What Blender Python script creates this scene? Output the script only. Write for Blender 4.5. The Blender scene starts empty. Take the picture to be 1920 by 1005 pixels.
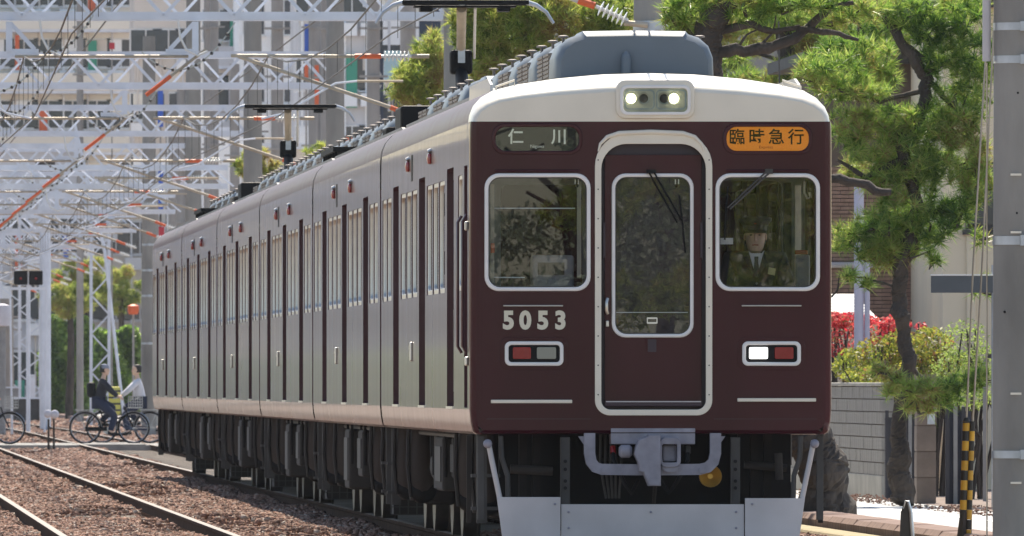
import bpy, math, random, numpy as np
from mathutils import Vector, Matrix
R = math.radians
rnd = random.Random(7)
scene = bpy.context.scene
COL = scene.collection

# ------------------------------------------------------------------ camera, sky, sun, exposure
cam_d = bpy.data.cameras.new('camera'); cam = bpy.data.objects.new('camera', cam_d); COL.objects.link(cam)
cam.location = (0, 0, 1.32); cam.rotation_euler = (R(90), 0, 0)
cam_d.sensor_width = 36; cam_d.lens = 29150/1920*36
cam_d.shift_x = 1291/1920; cam_d.shift_y = (718-502.5)/1920
cam_d.clip_start = 1; cam_d.clip_end = 6000
cam_d.dof.use_dof = True; cam_d.dof.focus_distance = 122; cam_d.dof.aperture_fstop = 30
scene.camera = cam
SUN = Vector((0.0, 0.56, 0.83)).normalized()
w = bpy.data.worlds.new('World'); scene.world = w; w.use_nodes = True
nt = w.node_tree; bg = nt.nodes['Background']
sky = nt.nodes.new('ShaderNodeTexSky'); sky.sky_type = 'NISHITA'; sky.sun_disc = False
sky.sun_elevation = math.asin(SUN.z); sky.sun_rotation = math.atan2(SUN.x, SUN.y)
sky.dust_density = .8; sky.ozone_density = 1.5
nt.links.new(sky.outputs[0], bg.inputs[0]); bg.inputs[1].default_value = 0.135
sd = bpy.data.lights.new('sun', 'SUN'); sd.energy = 5.0; sd.angle = R(0.6); sd.color = (1, .95, .87)
so = bpy.data.objects.new('sun', sd); COL.objects.link(so)
so.rotation_euler = SUN.to_track_quat('Z', 'Y').to_euler()
scene.view_settings.view_transform = 'Standard'; scene.view_settings.look = 'None'
scene.view_settings.gamma = 1; scene.view_settings.exposure = 0.68
scene.view_settings.use_curve_mapping = False
scene.view_settings.use_white_balance = True; scene.view_settings.white_balance_temperature = 7150

# ------------------------------------------------------------------ helpers
F = 29150.0
def P(px, py, Y):                    # a pixel of the photograph at distance Y
    return Vector(((px+331)/F*Y, Y, 1.32+(718-py)/F*Y))
def tag(o, label=None, cat=None, group=None, kind=None):
    if label: o['label'] = label
    if cat: o['category'] = cat
    if group: o['group'] = group
    if kind: o['kind'] = kind
    return o
def empty(name, loc=(0,0,0), rz=0, label=None, cat=None, group=None):
    o = bpy.data.objects.new(name, None); COL.objects.link(o)
    o.location = loc; o.rotation_euler = (0, 0, rz); o.empty_display_size = .2
    return tag(o, label, cat, group)
def link(name, me, mat=None, parent=None, loc=(0,0,0), rot=(0,0,0)):
    o = bpy.data.objects.new(name, me); COL.objects.link(o)
    if mat is not None and len(me.materials) == 0: me.materials.append(mat)
    if parent is not None: o.parent = parent
    o.location = loc; o.rotation_euler = rot
    return o
class MB:
    def __init__(s): s.v = []; s.f = []; s.m = []; s.mi = 0
    def add(s, vs, fs, M=None):
        b = len(s.v)
        for p in vs: s.v.append(tuple(M @ Vector(p)) if M is not None else tuple(p))
        for f in fs: s.f.append(tuple(i+b for i in f)); s.m.append(s.mi)
        return s
    def box(s, x0, x1, y0, y1, z0, z1, M=None):
        vs = [(x0,y0,z0),(x1,y0,z0),(x1,y1,z0),(x0,y1,z0),(x0,y0,z1),(x1,y0,z1),(x1,y1,z1),(x0,y1,z1)]
        return s.add(vs, [(0,3,2,1),(4,5,6,7),(0,1,5,4),(1,2,6,5),(2,3,7,6),(3,0,4,7)], M)
    def cbox(s, c, size, M=None):
        x,y,z = c; a,b,d = size
        return s.box(x-a/2,x+a/2,y-b/2,y+b/2,z-d/2,z+d/2, M)
    def bar(s, a, b, w, h=None):          # square bar between two points
        a = Vector(a); b = Vector(b); h = h or w; d = b-a; L = d.length
        q = d.to_track_quat('Y', 'Z').to_matrix().to_4x4(); M = Matrix.Translation(a) @ q
        return s.box(-w/2, w/2, 0, L, -h/2, h/2, M)
    def tube(s, pts, r, n=8, caps=True):
        pts = [Vector(p) for p in pts]; rs = r if isinstance(r, (list, tuple)) else [r]*len(pts)
        base = len(s.v); up = None
        for i, p in enumerate(pts):
            d = (pts[min(i+1, len(pts)-1)] - pts[max(i-1, 0)]).normalized()
            if up is None: up = d.orthogonal().normalized()
            up = (up - d*up.dot(d));
            up = up.normalized() if up.length > 1e-6 else d.orthogonal().normalized()
            sd_ = d.cross(up)
            for k in range(n):
                a = 2*math.pi*k/n; s.v.append(tuple(p + (up*math.cos(a)+sd_*math.sin(a))*rs[i]))
        for i in range(len(pts)-1):
            for k in range(n):
                a = base+i*n+k; b = base+i*n+(k+1)%n
                s.f.append((a, b, b+n, a+n)); s.m.append(s.mi)
        if caps:
            s.f.append(tuple(base+k for k in reversed(range(n)))); s.m.append(s.mi)
            e = base+(len(pts)-1)*n; s.f.append(tuple(e+k for k in range(n))); s.m.append(s.mi)
        return s
    def lathe(s, prof, M=None, n=16):      # prof: (r, z) about local z
        vs = []; fs = []
        for r, z in prof:
            for k in range(n):
                a = 2*math.pi*k/n; vs.append((r*math.cos(a), r*math.sin(a), z))
        for i in range(len(prof)-1):
            for k in range(n):
                a = i*n+k; b = i*n+(k+1)%n; fs.append((a, b, b+n, a+n))
        fs.append(tuple(reversed(range(n)))); e = (len(prof)-1)*n; fs.append(tuple(e+k for k in range(n)))
        return s.add(vs, fs, M)
    def sphere(s, c, r, n=10, m=6, sc=(1,1,1)):
        prof = [(max(1e-4, math.sin(math.pi*i/m))*r, -math.cos(math.pi*i/m)*r) for i in range(m+1)]
        return s.lathe(prof, Matrix.Translation(Vector(c)) @ Matrix.Diagonal((*sc, 1)), n)
    def loft(s, rings, closed=False, cap0=False, cap1=False, flip=False):
        b = len(s.v); n = len(rings[0])
        for r in rings:
            for p in r: s.v.append(tuple(p))
        for i in range(len(rings)-1):
            for k in range(n if closed else n-1):
                a = b+i*n+k; c = b+i*n+(k+1)%n
                q = (a, c, c+n, a+n); s.f.append(q[::-1] if flip else q); s.m.append(s.mi)
        if cap0: q = tuple(b+k for k in range(n)); s.f.append(q if flip else q[::-1]); s.m.append(s.mi)
        if cap1: e = b+(len(rings)-1)*n; q = tuple(e+k for k in range(n)); s.f.append(q[::-1] if flip else q); s.m.append(s.mi)
        return s
    def mesh(s, me, M=None):
        return s.add([v.co for v in me.vertices], [tuple(p.vertices) for p in me.polygons], M)
    def data(s, name, smooth=False, ang=40):
        me = bpy.data.meshes.new(name); me.from_pydata(s.v, [], s.f)
        if any(s.m): me.polygons.foreach_set('material_index', s.m)
        if smooth:
            me.polygons.foreach_set('use_smooth', [True]*len(me.polygons))
            me.update()
            try: me.set_sharp_from_angle(angle=R(ang))
            except Exception: pass
        me.update(); return me
    def build(s, name, mat, parent=None, smooth=False, loc=(0,0,0), rot=(0,0,0), bevel=0, ang=40):
        me = s.data(name, smooth, ang)
        for m in (mat if isinstance(mat, (list, tuple)) else [mat]): me.materials.append(m)
        o = link(name, me, None, parent, loc, rot)
        if bevel:
            b = o.modifiers.new('bevel', 'BEVEL'); b.width = bevel; b.segments = 2; b.limit_method = 'ANGLE'; b.angle_limit = R(50)
        return o
def rr(x0, x1, z0, z1, r, n=6):
    r = min(r, (x1-x0)/2-1e-4, (z1-z0)/2-1e-4); pts = []
    for cx, cz, a0 in ((x1-r, z1-r, 0), (x0+r, z1-r, 90), (x0+r, z0+r, 180), (x1-r, z0+r, 270)):
        for k in range(n+1):
            a = R(a0+90*k/n); pts.append((cx+r*math.cos(a), cz+r*math.sin(a)))
    return pts
def plate(loops, t, bevel=0):              # filled 2-D outline with holes -> mesh, thickness t about z=0
    cu = bpy.data.curves.new('p', 'CURVE'); cu.dimensions = '2D'; cu.fill_mode = 'BOTH'
    cu.extrude = max(t/2-bevel, 1e-5); cu.bevel_depth = bevel; cu.bevel_resolution = 1
    cu.offset = -bevel
    for lp in loops:
        sp = cu.splines.new('POLY'); sp.points.add(len(lp)-1); sp.use_cyclic_u = True
        for i, (x, y) in enumerate(lp): sp.points[i].co = (x, y, 0, 1)
    ob = bpy.data.objects.new('p', cu); me = bpy.data.meshes.new_from_object(ob)
    bpy.data.objects.remove(ob); bpy.data.curves.remove(cu); return me
XZ = Matrix.Rotation(R(90), 4, 'X')         # (x,y,z)->(x,-z,y)
def fplate(loops, t, y, bevel=0):            # plate in the x-z plane, front face at y
    mb = MB(); mb.mesh(plate(loops, t, bevel), Matrix.Translation((0, y+t/2, 0)) @ XZ); return mb
YZ = Matrix(((0,0,1,0),(1,0,0,0),(0,1,0,0),(0,0,0,1)))   # (x,y,z)->(z,x,y)
def splate(loops, t, x, bevel=0):            # loops in (y,z); centred at x
    mb = MB(); mb.mesh(plate(loops, t, bevel), Matrix.Translation((x, 0, 0)) @ YZ); return mb
def text(s, size, mat, name, parent, loc, bold=0.0, depth=.004, sx=1, rot=(R(90),0,0), space=1):
    cu = bpy.data.curves.new('t', 'FONT'); cu.body = s; cu.size = size; cu.align_x = 'CENTER'; cu.align_y = 'CENTER'
    cu.extrude = depth/2; cu.offset = bold; cu.resolution_u = 4; cu.space_character = space
    ob = bpy.data.objects.new('t', cu); me = bpy.data.meshes.new_from_object(ob)
    bpy.data.objects.remove(ob); me.materials.clear(); me.materials.append(mat)
    o = link(name, me, None, parent, loc, rot); o.scale = (sx, 1, 1); return o
def copy_tree(o, parent=None):
    c = o.copy(); COL.objects.link(c); c.parent = parent
    for ch in KIDS.get(o, []) if False else [x for x in o.children]: copy_tree(ch, c)
    return c

# ------------------------------------------------------------------ materials
def mat(name, col, rough=.6, metal=0, var=.0, scale=4, bump=0, bscale=None, coat=0, stretch=(1,1,1), col2=None, spec=.5, detail=5, dist=.02, coords='Object', coat_rough=.03):
    m = bpy.data.materials.new(name); m.use_nodes = True; n = m.node_tree; b = n.nodes['Principled BSDF']
    b.inputs['Roughness'].default_value = rough; b.inputs['Metallic'].default_value = metal
    b.inputs['Specular IOR Level'].default_value = spec
    b.inputs['Coat Weight'].default_value = coat; b.inputs['Coat Roughness'].default_value = coat_rough
    b.inputs['Base Color'].default_value = (*col, 1)
    if var or bump:
        tc = n.nodes.new('ShaderNodeTexCoord'); mp = n.nodes.new('ShaderNodeMapping'); mp.inputs['Scale'].default_value = stretch
        n.links.new(tc.outputs[coords], mp.inputs[0])
    if var:
        nz = n.nodes.new('ShaderNodeTexNoise'); nz.inputs['Scale'].default_value = scale; nz.inputs['Detail'].default_value = detail
        n.links.new(mp.outputs[0], nz.inputs['Vector'])
        rp = n.nodes.new('ShaderNodeValToRGB'); rp.color_ramp.elements[0].position = .3; rp.color_ramp.elements[1].position = .7
        c2 = col2 or tuple(min(1, c*(1+var)) for c in col); c1 = col if col2 else tuple(c*(1-var) for c in col)
        rp.color_ramp.elements[0].color = (*c1, 1); rp.color_ramp.elements[1].color = (*c2, 1)
        n.links.new(nz.outputs[0], rp.inputs[0]); n.links.new(rp.outputs[0], b.inputs['Base Color'])
        mr = n.nodes.new('ShaderNodeMapRange'); mr.inputs[3].default_value = max(0, rough-.08); mr.inputs[4].default_value = min(1, rough+.08)
        n.links.new(nz.outputs[0], mr.inputs[0]); n.links.new(mr.outputs[0], b.inputs['Roughness'])
    if bump:
        nb = n.nodes.new('ShaderNodeTexNoise'); nb.inputs['Scale'].default_value = bscale or scale*3; nb.inputs['Detail'].default_value = 4
        n.links.new(mp.outputs[0], nb.inputs['Vector'])
        bp = n.nodes.new('ShaderNodeBump'); bp.inputs['Strength'].default_value = bump; bp.inputs['Distance'].default_value = dist
        n.links.new(nb.outputs[0], bp.inputs['Height']); n.links.new(bp.outputs[0], b.inputs['Normal'])
        if coat: n.links.new(bp.outputs[0], b.inputs['Coat Normal'])
    return m
def emis(name, col, s, base=None):
    m = bpy.data.materials.new(name); m.use_nodes = True; b = m.node_tree.nodes['Principled BSDF']
    b.inputs['Base Color'].default_value = (*(base or col), 1); b.inputs['Emission Color'].default_value = (*col, 1)
    b.inputs['Emission Strength'].default_value = s; b.inputs['Roughness'].default_value = .3; return m
def glassm(name, tint, refl=1.0, ior=1.5, rough=0.0):
    m = bpy.data.materials.new(name); m.use_nodes = True; n = m.node_tree
    for x in list(n.nodes):
        if x.type != 'OUTPUT_MATERIAL': n.nodes.remove(x)
    out = [x for x in n.nodes if x.type == 'OUTPUT_MATERIAL'][0]
    tr = n.nodes.new('ShaderNodeBsdfTransparent'); tr.inputs[0].default_value = (*tint, 1)
    gl = n.nodes.new('ShaderNodeBsdfGlossy'); gl.inputs['Roughness'].default_value = rough; gl.inputs[0].default_value = (refl, refl, refl, 1)
    fr = n.nodes.new('ShaderNodeFresnel'); fr.inputs[0].default_value = ior
    mx = n.nodes.new('ShaderNodeMixShader')
    n.links.new(fr.outputs[0], mx.inputs[0]); n.links.new(tr.outputs[0], mx.inputs[1]); n.links.new(gl.outputs[0], mx.inputs[2])
    n.links.new(mx.outputs[0], out.inputs[0]); return m
M = {}
M['maroon'] = mat('maroon_paint', (.047,.0070,.0135), .16, 0, .25, 1.1, .05, 1.6, coat=0, spec=.27, stretch=(1,.5,.25), dist=.01)
M['maroon_side'] = mat('maroon_side_paint', (.060,.016,.024), .30, 0, .10, 2, .20, 2.2, coat=.55, stretch=(1,1,.06), dist=.012, coat_rough=.06, spec=.35)
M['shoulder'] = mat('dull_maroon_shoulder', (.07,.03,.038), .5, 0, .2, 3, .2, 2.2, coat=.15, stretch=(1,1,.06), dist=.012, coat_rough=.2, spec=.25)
M['cream'] = mat('cream_paint', (.74,.69,.59), .38, 0, .05, 3, 0, coat=.25)
M['roofgrey'] = mat('roof_paint', (.30,.29,.27), .6, 0, .15, 3)
M['acblue'] = mat('slate_blue_paint', (.125,.155,.185), .5, 0, .10, 2.5)
M['white'] = mat('white_painted_frame', (.76,.75,.74), .35, 0, .04, 6)
M['silver'] = mat('brushed_silver', (.62,.60,.56), .38, 1, .08, 8)
M['skirt'] = mat('light_grey_skirt_paint', (.53,.505,.515), .5, 0, .17, 1.6, .03, 20)
M['coupler'] = mat('grey_coupler_paint', (.25,.245,.29), .6, 0, .22, 9, .06, 40)
M['under'] = mat('dark_underframe_grime', (.018,.016,.015), .8, 0, .45, 5, spec=.15)
M['under2'] = mat('dusty_underframe_brown', (.028,.023,.02), .85, 0, .4, 4)
M['under3'] = mat('grey_equipment_paint', (.055,.052,.05), .7, 0, .3, 4)
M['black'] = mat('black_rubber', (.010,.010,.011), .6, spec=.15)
M['dark'] = mat('cab_interior_dark', (.27,.275,.285), .7, 0, .3, 5)
M['liner'] = mat('interior_liner', (.50,.47,.38), .5, 0, .2, 1)
M['seat'] = mat('green_seat_cloth', (.03,.07,.05), .9)
M['glass'] = glassm('window_glass', (.88,.89,.90), .95, 1.62)
M['glassside'] = glassm('side_window_glass', (.78,.82,.80), .95, 1.6)
M['lens'] = glassm('lens_glass', (.85,.88,.86), .9, 1.45)
M['bogie'] = mat('bogie_grime', (.035,.028,.024), .75, 0, .4, 6)
M['wheel'] = mat('wheel_steel', (.10,.085,.075), .5, .6, .3, 6)
M['orange'] = emis('orange_blind', (1.0,.30,.02), .26, (.75,.26,.03))
M['ink'] = mat('sign_ink', (.035,.018,.008), .8)
M['blind'] = mat('dark_sign_blind', (.02,.022,.024), .7)
M['signwhite'] = emis('white_sign_letters', (.75,.76,.74), .15)
M['headlamp'] = emis('lit_headlamp', (1.0,.97,.72), 22)
M['marker'] = emis('lit_marker_lens', (.95,.97,1), 1.1)
M['reflector'] = mat('lamp_reflector', (.42,.46,.44), .3, .7)
M['redlens'] = mat('red_lens', (.30,.012,.015), .18, 0, .1, 30)
M['redlamp'] = mat('red_side_lamp', (.30,.02,.02), .2, 0, coat=1)
M['clearlens'] = mat('clear_ribbed_lens', (.30,.31,.27), .25)
M['numeral'] = mat('number_metal', (.62,.59,.50), .35, .2)
M['brass'] = mat('brass_horn', (.48,.30,.07), .35, .6)
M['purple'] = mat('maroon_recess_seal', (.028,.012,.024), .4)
M['gantry'] = mat('galvanised_lattice', (.70,.74,.82), .55, 0, .12, 2)
M['concrete'] = mat('pole_concrete', (.265,.255,.235), .9, 0, .30, 1.8, .25, 30, stretch=(1,1,.35))
M['concrete2'] = mat('old_pole_concrete', (.33,.31,.29), .9, 0, .2, 2, stretch=(1,1,.3))
M['band'] = mat('steel_band', (.46,.49,.53), .4, .6, .2, 5)
M['insul'] = mat('white_porcelain', (.75,.75,.73), .2)
M['orangeins'] = mat('orange_sleeve', (.72,.13,.04), .5)
M['pipe'] = mat('weathered_pipe', (.42,.36,.28), .55, .2, .3, 3)
M['wire'] = mat('dark_wire', (.06,.055,.05), .6)
M['wirelight'] = mat('light_wire', (.45,.5,.48), .5)
M['rail'] = mat('rusty_rail', (.060,.036,.027), .95, 0, .3, 5, spec=.03)
M['railtop'] = mat('worn_rail_head', (.30,.25,.21), .5, .1, .2, 5, spec=.2)
M['sleeper'] = mat('concrete_sleeper', (.26,.22,.18), .9, 0, .3, 4)
M['asphalt'] = mat('pale_road_asphalt', (.46,.46,.45), .9, 0, .14, .7, .2, 40)
M['crossing'] = mat('crossing_paving', (.26,.25,.235), .9, 0, .25, 2)
M['whiteline'] = mat('road_line_paint', (.80,.80,.78), .7, 0, .08, 3)
M['ground'] = mat('brown_gravel_ground', (.22,.165,.135), .95, 0, .30, 1.2, .4, 12)
M['kerb'] = mat('brown_kerb_stone', (.21,.14,.115), .95, 0, .3, 4, .35, 14)
M['tan'] = mat('tan_edging', (.36,.30,.18), .95, 0, .2, 3, .2, 14)
M['block'] = mat('weathered_grey_block', (.30,.29,.265), .95, 0, .28, 2.2, .35, 18, stretch=(1,1,.45))
M['blockbase'] = mat('wall_footing_concrete', (.38,.37,.33), .95, 0, .18, 2)
M['brownblock'] = mat('brown_pillar_block', (.22,.175,.145), .95, 0, .2, 4, .3, 18)
M['bark'] = mat('pine_bark', (.060,.048,.040), .95, 0, .5, 5, .9, 11, stretch=(1,1,.35), dist=.05)
M['beige'] = mat('beige_render_wall', (.80,.69,.51), .9, 0, .08, .8)
M['brick'] = mat('brown_brick', (.36,.23,.18), .9, 0, .22, 9)
M['mortar'] = mat('brick_mortar', (.16,.12,.10), .95)
M['lilac'] = mat('pale_lilac_post', (.50,.50,.62), .5, 0, .06, 3)
M['gatedark'] = mat('dark_gate_metal', (.035,.035,.045), .5)
M['gategrey'] = mat('grey_gate_post', (.27,.27,.27), .7, 0, .15, 5)
M['yellow'] = mat('yellow_band', (.55,.30,.03), .6, 0, .2, 9)
M['blackband'] = mat('black_band', (.02,.018,.015), .6)
M['galv'] = mat('galvanised_sheet', (.62,.66,.70), .35, .7, .15, 12)
M['skin'] = mat('skin', (.66,.43,.32), .55)
M['navy'] = mat('navy_uniform', (.016,.018,.026), .85, 0, .3, 20)
M['shirt'] = mat('white_shirt', (.78,.79,.82), .8)
M['tie'] = mat('dark_tie', (.03,.035,.04), .6)
M['hair'] = mat('black_hair', (.012,.010,.010), .6)
M['jeans'] = mat('dark_blue_trousers', (.02,.028,.06), .9)
M['whitecloth'] = mat('white_jacket', (.62,.61,.66), .9, 0, .08, 6)
M['darkcloth'] = mat('charcoal_jacket', (.022,.024,.032), .9)
M['capgrey'] = mat('grey_cap', (.25,.27,.33), .9)
M['yellowcloth'] = mat('yellow_bag', (.62,.55,.14), .8)
M['badge'] = mat('yellow_badge', (.62,.60,.28), .6)
M['steel'] = mat('bicycle_steel', (.4,.4,.42), .3, .9)
def leafm(name, cols, trans=.45, scale=1.4, rough=.5):
    m = bpy.data.materials.new(name); m.use_nodes = True; n = m.node_tree; b = n.nodes['Principled BSDF']
    out = [x for x in n.nodes if x.type == 'OUTPUT_MATERIAL'][0]
    tc = n.nodes.new('ShaderNodeTexCoord'); nz = n.nodes.new('ShaderNodeTexNoise'); nz.inputs['Scale'].default_value = scale; nz.inputs['Detail'].default_value = 3
    n.links.new(tc.outputs['Object'], nz.inputs['Vector'])
    ge = n.nodes.new('ShaderNodeNewGeometry'); ad = n.nodes.new('ShaderNodeMath'); ad.operation = 'MULTIPLY_ADD'
    ad.inputs[1].default_value = .32; n.links.new(ge.outputs['Random Per Island'], ad.inputs[0])
    sb = n.nodes.new('ShaderNodeMath'); sb.operation = 'SUBTRACT'; sb.inputs[1].default_value = .16
    n.links.new(nz.outputs[0], ad.inputs[2]); n.links.new(ad.outputs[0], sb.inputs[0])
    rp = n.nodes.new('ShaderNodeValToRGB'); el = rp.color_ramp.elements
    while len(el) < len(cols): el.new(.5)
    for i, c in enumerate(cols): el[i].position = .28+.44*i/(len(cols)-1); el[i].color = (*c, 1)
    n.links.new(sb.outputs[0], rp.inputs[0]); n.links.new(rp.outputs[0], b.inputs['Base Color']); b.inputs['Roughness'].default_value = rough
    tl = n.nodes.new('ShaderNodeBsdfTranslucent'); mx = n.nodes.new('ShaderNodeMixShader'); mx.inputs[0].default_value = trans
    hs = n.nodes.new('ShaderNodeHueSaturation'); hs.inputs['Saturation'].default_value = 1.1; hs.inputs['Value'].default_value = 1.6
    n.links.new(rp.outputs[0], hs.inputs['Color']); n.links.new(hs.outputs[0], tl.inputs[0])
    n.links.new(b.outputs[0], mx.inputs[1]); n.links.new(tl.outputs[0], mx.inputs[2]); n.links.new(mx.outputs[0], out.inputs[0]); return m
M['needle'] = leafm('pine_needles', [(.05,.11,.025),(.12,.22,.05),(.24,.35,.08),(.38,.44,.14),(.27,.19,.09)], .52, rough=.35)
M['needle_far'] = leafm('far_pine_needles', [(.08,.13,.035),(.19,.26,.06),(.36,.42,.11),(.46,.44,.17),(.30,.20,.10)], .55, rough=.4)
M['leaf'] = leafm('yellow_green_leaves', [(.09,.13,.03),(.18,.22,.05),(.30,.30,.07),(.22,.12,.06)], .45, 3)
M['redleaf'] = leafm('red_leaves', [(.28,.03,.04),(.55,.07,.09),(.68,.20,.19),(.24,.19,.08)], .4, 5)
M['hedgegrey'] = leafm('grey_green_hedge_leaves', [(.14,.17,.11),(.22,.26,.17),(.32,.35,.26)], .4, 1)
M['paleleaf'] = leafm('pale_green_leaves', [(.12,.19,.05),(.22,.30,.09),(.30,.36,.12)], .5, 3)
M['ivy'] = leafm('ivy_leaves', [(.10,.17,.05),(.19,.30,.075),(.32,.44,.12)], .5, .6)
# ------------------------------------------------------------------ ground, road, tracks
def sheet(name, x0, x1, y0, y1, z, m, kind='structure'):
    mb = MB(); mb.add([(x0,y0,z),(x1,y0,z),(x1,y1,z),(x0,y1,z)], [(0,1,2,3)])
    return tag(mb.build(name, m), kind=kind)
sheet('ground', -2500, 2500, -300, 5000, -.42, M['ground'])
sheet('ballast_bed', -8, 9.25, -100, 980, -.17, M['ground'])
road = sheet('road', 9.85, 12.42, -60, 700, -.05, M['asphalt'])
rs = MB(); rs.box(9.84, 12.44, -60, 700, -.6, -.056); tag(rs.build('road_base', M['blockbase']), kind='structure')
sheet('road_edge_line', 11.50, 11.61, -60, 700, -.046, M['whiteline'])
sheet('side_ground', 12.45, 60, 120, 420, -.05, M['ground'])
cr = MB(); cr.box(-8, 9.3, 333, 345, -.4, -.012); tag(cr.build('level_crossing', M['crossing']), kind='structure')
# crossing panels between the rails, each slab its own piece
cs = bpy.data.meshes.new('x'); pm = MB().box(-.62,.62,0,1.18,-.012,.004).data('panel'); pm.materials.append(M['crossing'])
crossing = bpy.data.objects['level_crossing']
for tx in (2.83, 6.28):
    for k in range(10): link('crossing_panel', pm, None, crossing, (tx, 333+k*1.2, 0))
# kerb stones along the road
kerb = empty('kerb', (0,0,0)); tag(kerb, kind='structure')
kms = []
for v in range(3):
    r2 = random.Random(v); h = [r2.uniform(-.006,.006) for _ in range(6)]
    rings = []
    for y, q in ((0,.015),(.02,0),(1.75,0),(1.775,.015)):
        rings.append([Vector((9.43,y,-.45)),Vector((9.43+q,y,.02)),Vector((9.47+q,y,.065+h[0]-q)),Vector((9.79-q,y,.07+h[1]-q)),Vector((9.83-q,y,.03)),Vector((9.83,y,-.45))])
    mb = MB(); mb.loft(rings, cap0=True, cap1=True, flip=True); me = mb.data('kerb_stone'); me.materials.append(M['kerb']); kms.append(me)
for k in range(30):
    link('kerb_stone', kms[k%3], None, kerb, (0, 128+k*1.8, 0))
mb = MB(); mb.box(9.43, 9.83, 182.1, 700, -.45, .06); o = mb.build('far_kerb_stones', M['kerb'], kerb); o['kind'] = 'stuff'
mb = MB(); mb.box(9.06, 9.36, 100, 330, -.5, -.03); tag(mb.build('edging_strip', M['tan'], bevel=.03), kind='structure')

def rail_mesh(path):
    prof = [(-.062,-.15),(.062,-.15),(.062,-.138),(.012,-.122),(.010,-.045),(.033,-.032),(.034,-.004),(.024,0),(-.024,0),(-.034,-.004),(-.033,-.032),(-.010,-.045),(-.012,-.122),(-.062,-.138)]
    mb = MB(); rings = [[(x+a, y, b) for a, b in prof] for x, y in path]
    mb.loft(rings, closed=True, cap0=True, cap1=True, flip=True)
    n = len(prof)
    for i, f in enumerate(mb.f):
        if len(f) == 4 and i < (len(path)-1)*n and i % n in (6,7,8): mb.m[i] = 1
    return mb
def track(x0, label_i):
    t = empty('railway_track', (0,0,0)); tag(t, kind='structure')
    path = lambda dx: [(x0+dx, y) for y in (60,120,140,160,200,260,332)] + [(x0+dx, 345)] + [(x0+dx-0.0000042*max(0,y-400)**2*10, y) for y in range(400, 900, 25)]
    for dx in (-.751, .751):
        rail_mesh(path(dx)).build('rail', [M['rail'], M['railtop']], t, smooth=True)
    sl = MB(); y = 110
    while y < 640:
        if not 332 < y < 346:
            cx = x0-0.0000042*max(0,y-400)**2*10
            sl.box(cx-1.05, cx+1.05, y-.12, y+.12, -.3, -.125)
        y += .62
    o = sl.build('sleepers', M['sleeper'], t); o['kind'] = 'stuff'
    fs = MB(); y = 125
    while y < 240:
        for dx in (-.751,.751):
            for s in (-1,1): fs.box(x0+dx+s*.09-.03, x0+dx+s*.09+.03, y-.06, y+.06, -.13, -.10)
        y += .62
    o = fs.build('rail_fastenings', M['rail'], t); o['kind'] = 'stuff'
track(2.83, 0); track(6.28, 1)

def stones(name, regions, m, seed, keep=None):
    g = np.random.default_rng(seed); V = []; 
    cube = np.array([[-1,-1,-1],[1,-1,-1],[1,1,-1],[-1,1,-1],[-1,-1,1],[1,-1,1],[1,1,1],[-1,1,1]], float)
    quads = np.array([[0,3,2,1],[4,5,6,7],[0,1,5,4],[1,2,6,5],[2,3,7,6],[3,0,4,7]])
    for (xa, xb, ya, yb, dens, size, zc) in regions:
        n = int((xb-xa)*(yb-ya)*dens)
        x = g.uniform(xa, xb, n); y = g.uniform(ya, yb, n)
        ok = (x > 331/F*y-.15)
        for tx in (2.83, 6.28):
            for dx in (-.751,.751): ok &= np.abs(x-tx-dx) > .075
        pt = np.sin(x*1.7+np.sin(y*.043)*2.1)+np.sin(y*.11+x*.9)+.6*np.sin(y*.31-x*2.3)
        ok &= g.uniform(0,1,n) < np.clip(1.0-.9*(pt > .75), .1, 1)
        x = x[ok]; y = y[ok]; n = len(x)
        s = size*g.uniform(.55, 1.25, (n,1,3))*np.array([1,1,.72])
        c = cube[None]*g.uniform(.45,1.0,(n,8,3))*s*.5
        a = g.uniform(0, 6.28, n); b = g.uniform(-.5,.5,n)
        ca, sa = np.cos(a)[:,None], np.sin(a)[:,None]; cb, sb = np.cos(b)[:,None], np.sin(b)[:,None]
        X = c[:,:,0]*ca-c[:,:,1]*sa; Y = c[:,:,0]*sa+c[:,:,1]*ca; Z = c[:,:,2]
        X, Z = X*cb+Z*sb, -X*sb+Z*cb
        # low where sleepers are, slight mounds between tracks
        h = .035*np.sin(x*2.3+1)*np.sin(y*.37) + zc
        V.append(np.stack([X+x[:,None], Y+y[:,None], Z+(h+g.uniform(-.02,.02,n))[:,None]], -1).reshape(-1,3))
    V = np.concatenate(V); ns = len(V)//8
    Fq = (quads[None]+np.arange(ns)[:,None,None]*8).reshape(-1,4)
    me = bpy.data.meshes.new(name); me.vertices.add(len(V)); me.vertices.foreach_set('co', V.ravel())
    me.loops.add(Fq.size); me.loops.foreach_set('vertex_index', Fq.ravel())
    me.polygons.add(len(Fq)); me.polygons.foreach_set('loop_start', np.arange(len(Fq))*4); me.polygons.foreach_set('loop_total', np.full(len(Fq),4))
    me.update(calc_edges=True); me.materials.append(m)
    return tag(link(name, me), kind='stuff')
def stonem():
    m = bpy.data.materials.new('ballast_stone'); m.use_nodes = True; n = m.node_tree; b = n.nodes['Principled BSDF']; b.inputs['Roughness'].default_value = .95
    ge = n.nodes.new('ShaderNodeNewGeometry'); rp = n.nodes.new('ShaderNodeValToRGB'); el = rp.color_ramp.elements
    cs_ = [(0,(.07,.04,.03)),(.3,(.20,.105,.075)),(.6,(.29,.165,.12)),(.9,(.30,.21,.17)),(1,(.42,.36,.31))]
    while len(el) < len(cs_): el.new(.5)
    for i,(p,c) in enumerate(cs_): el[i].position = p; el[i].color = (*c,1)
    n.links.new(ge.outputs['Random Per Island'], rp.inputs[0]); n.links.new(rp.outputs[0], b.inputs['Base Color']); return m
M['stone'] = stonem()
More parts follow.
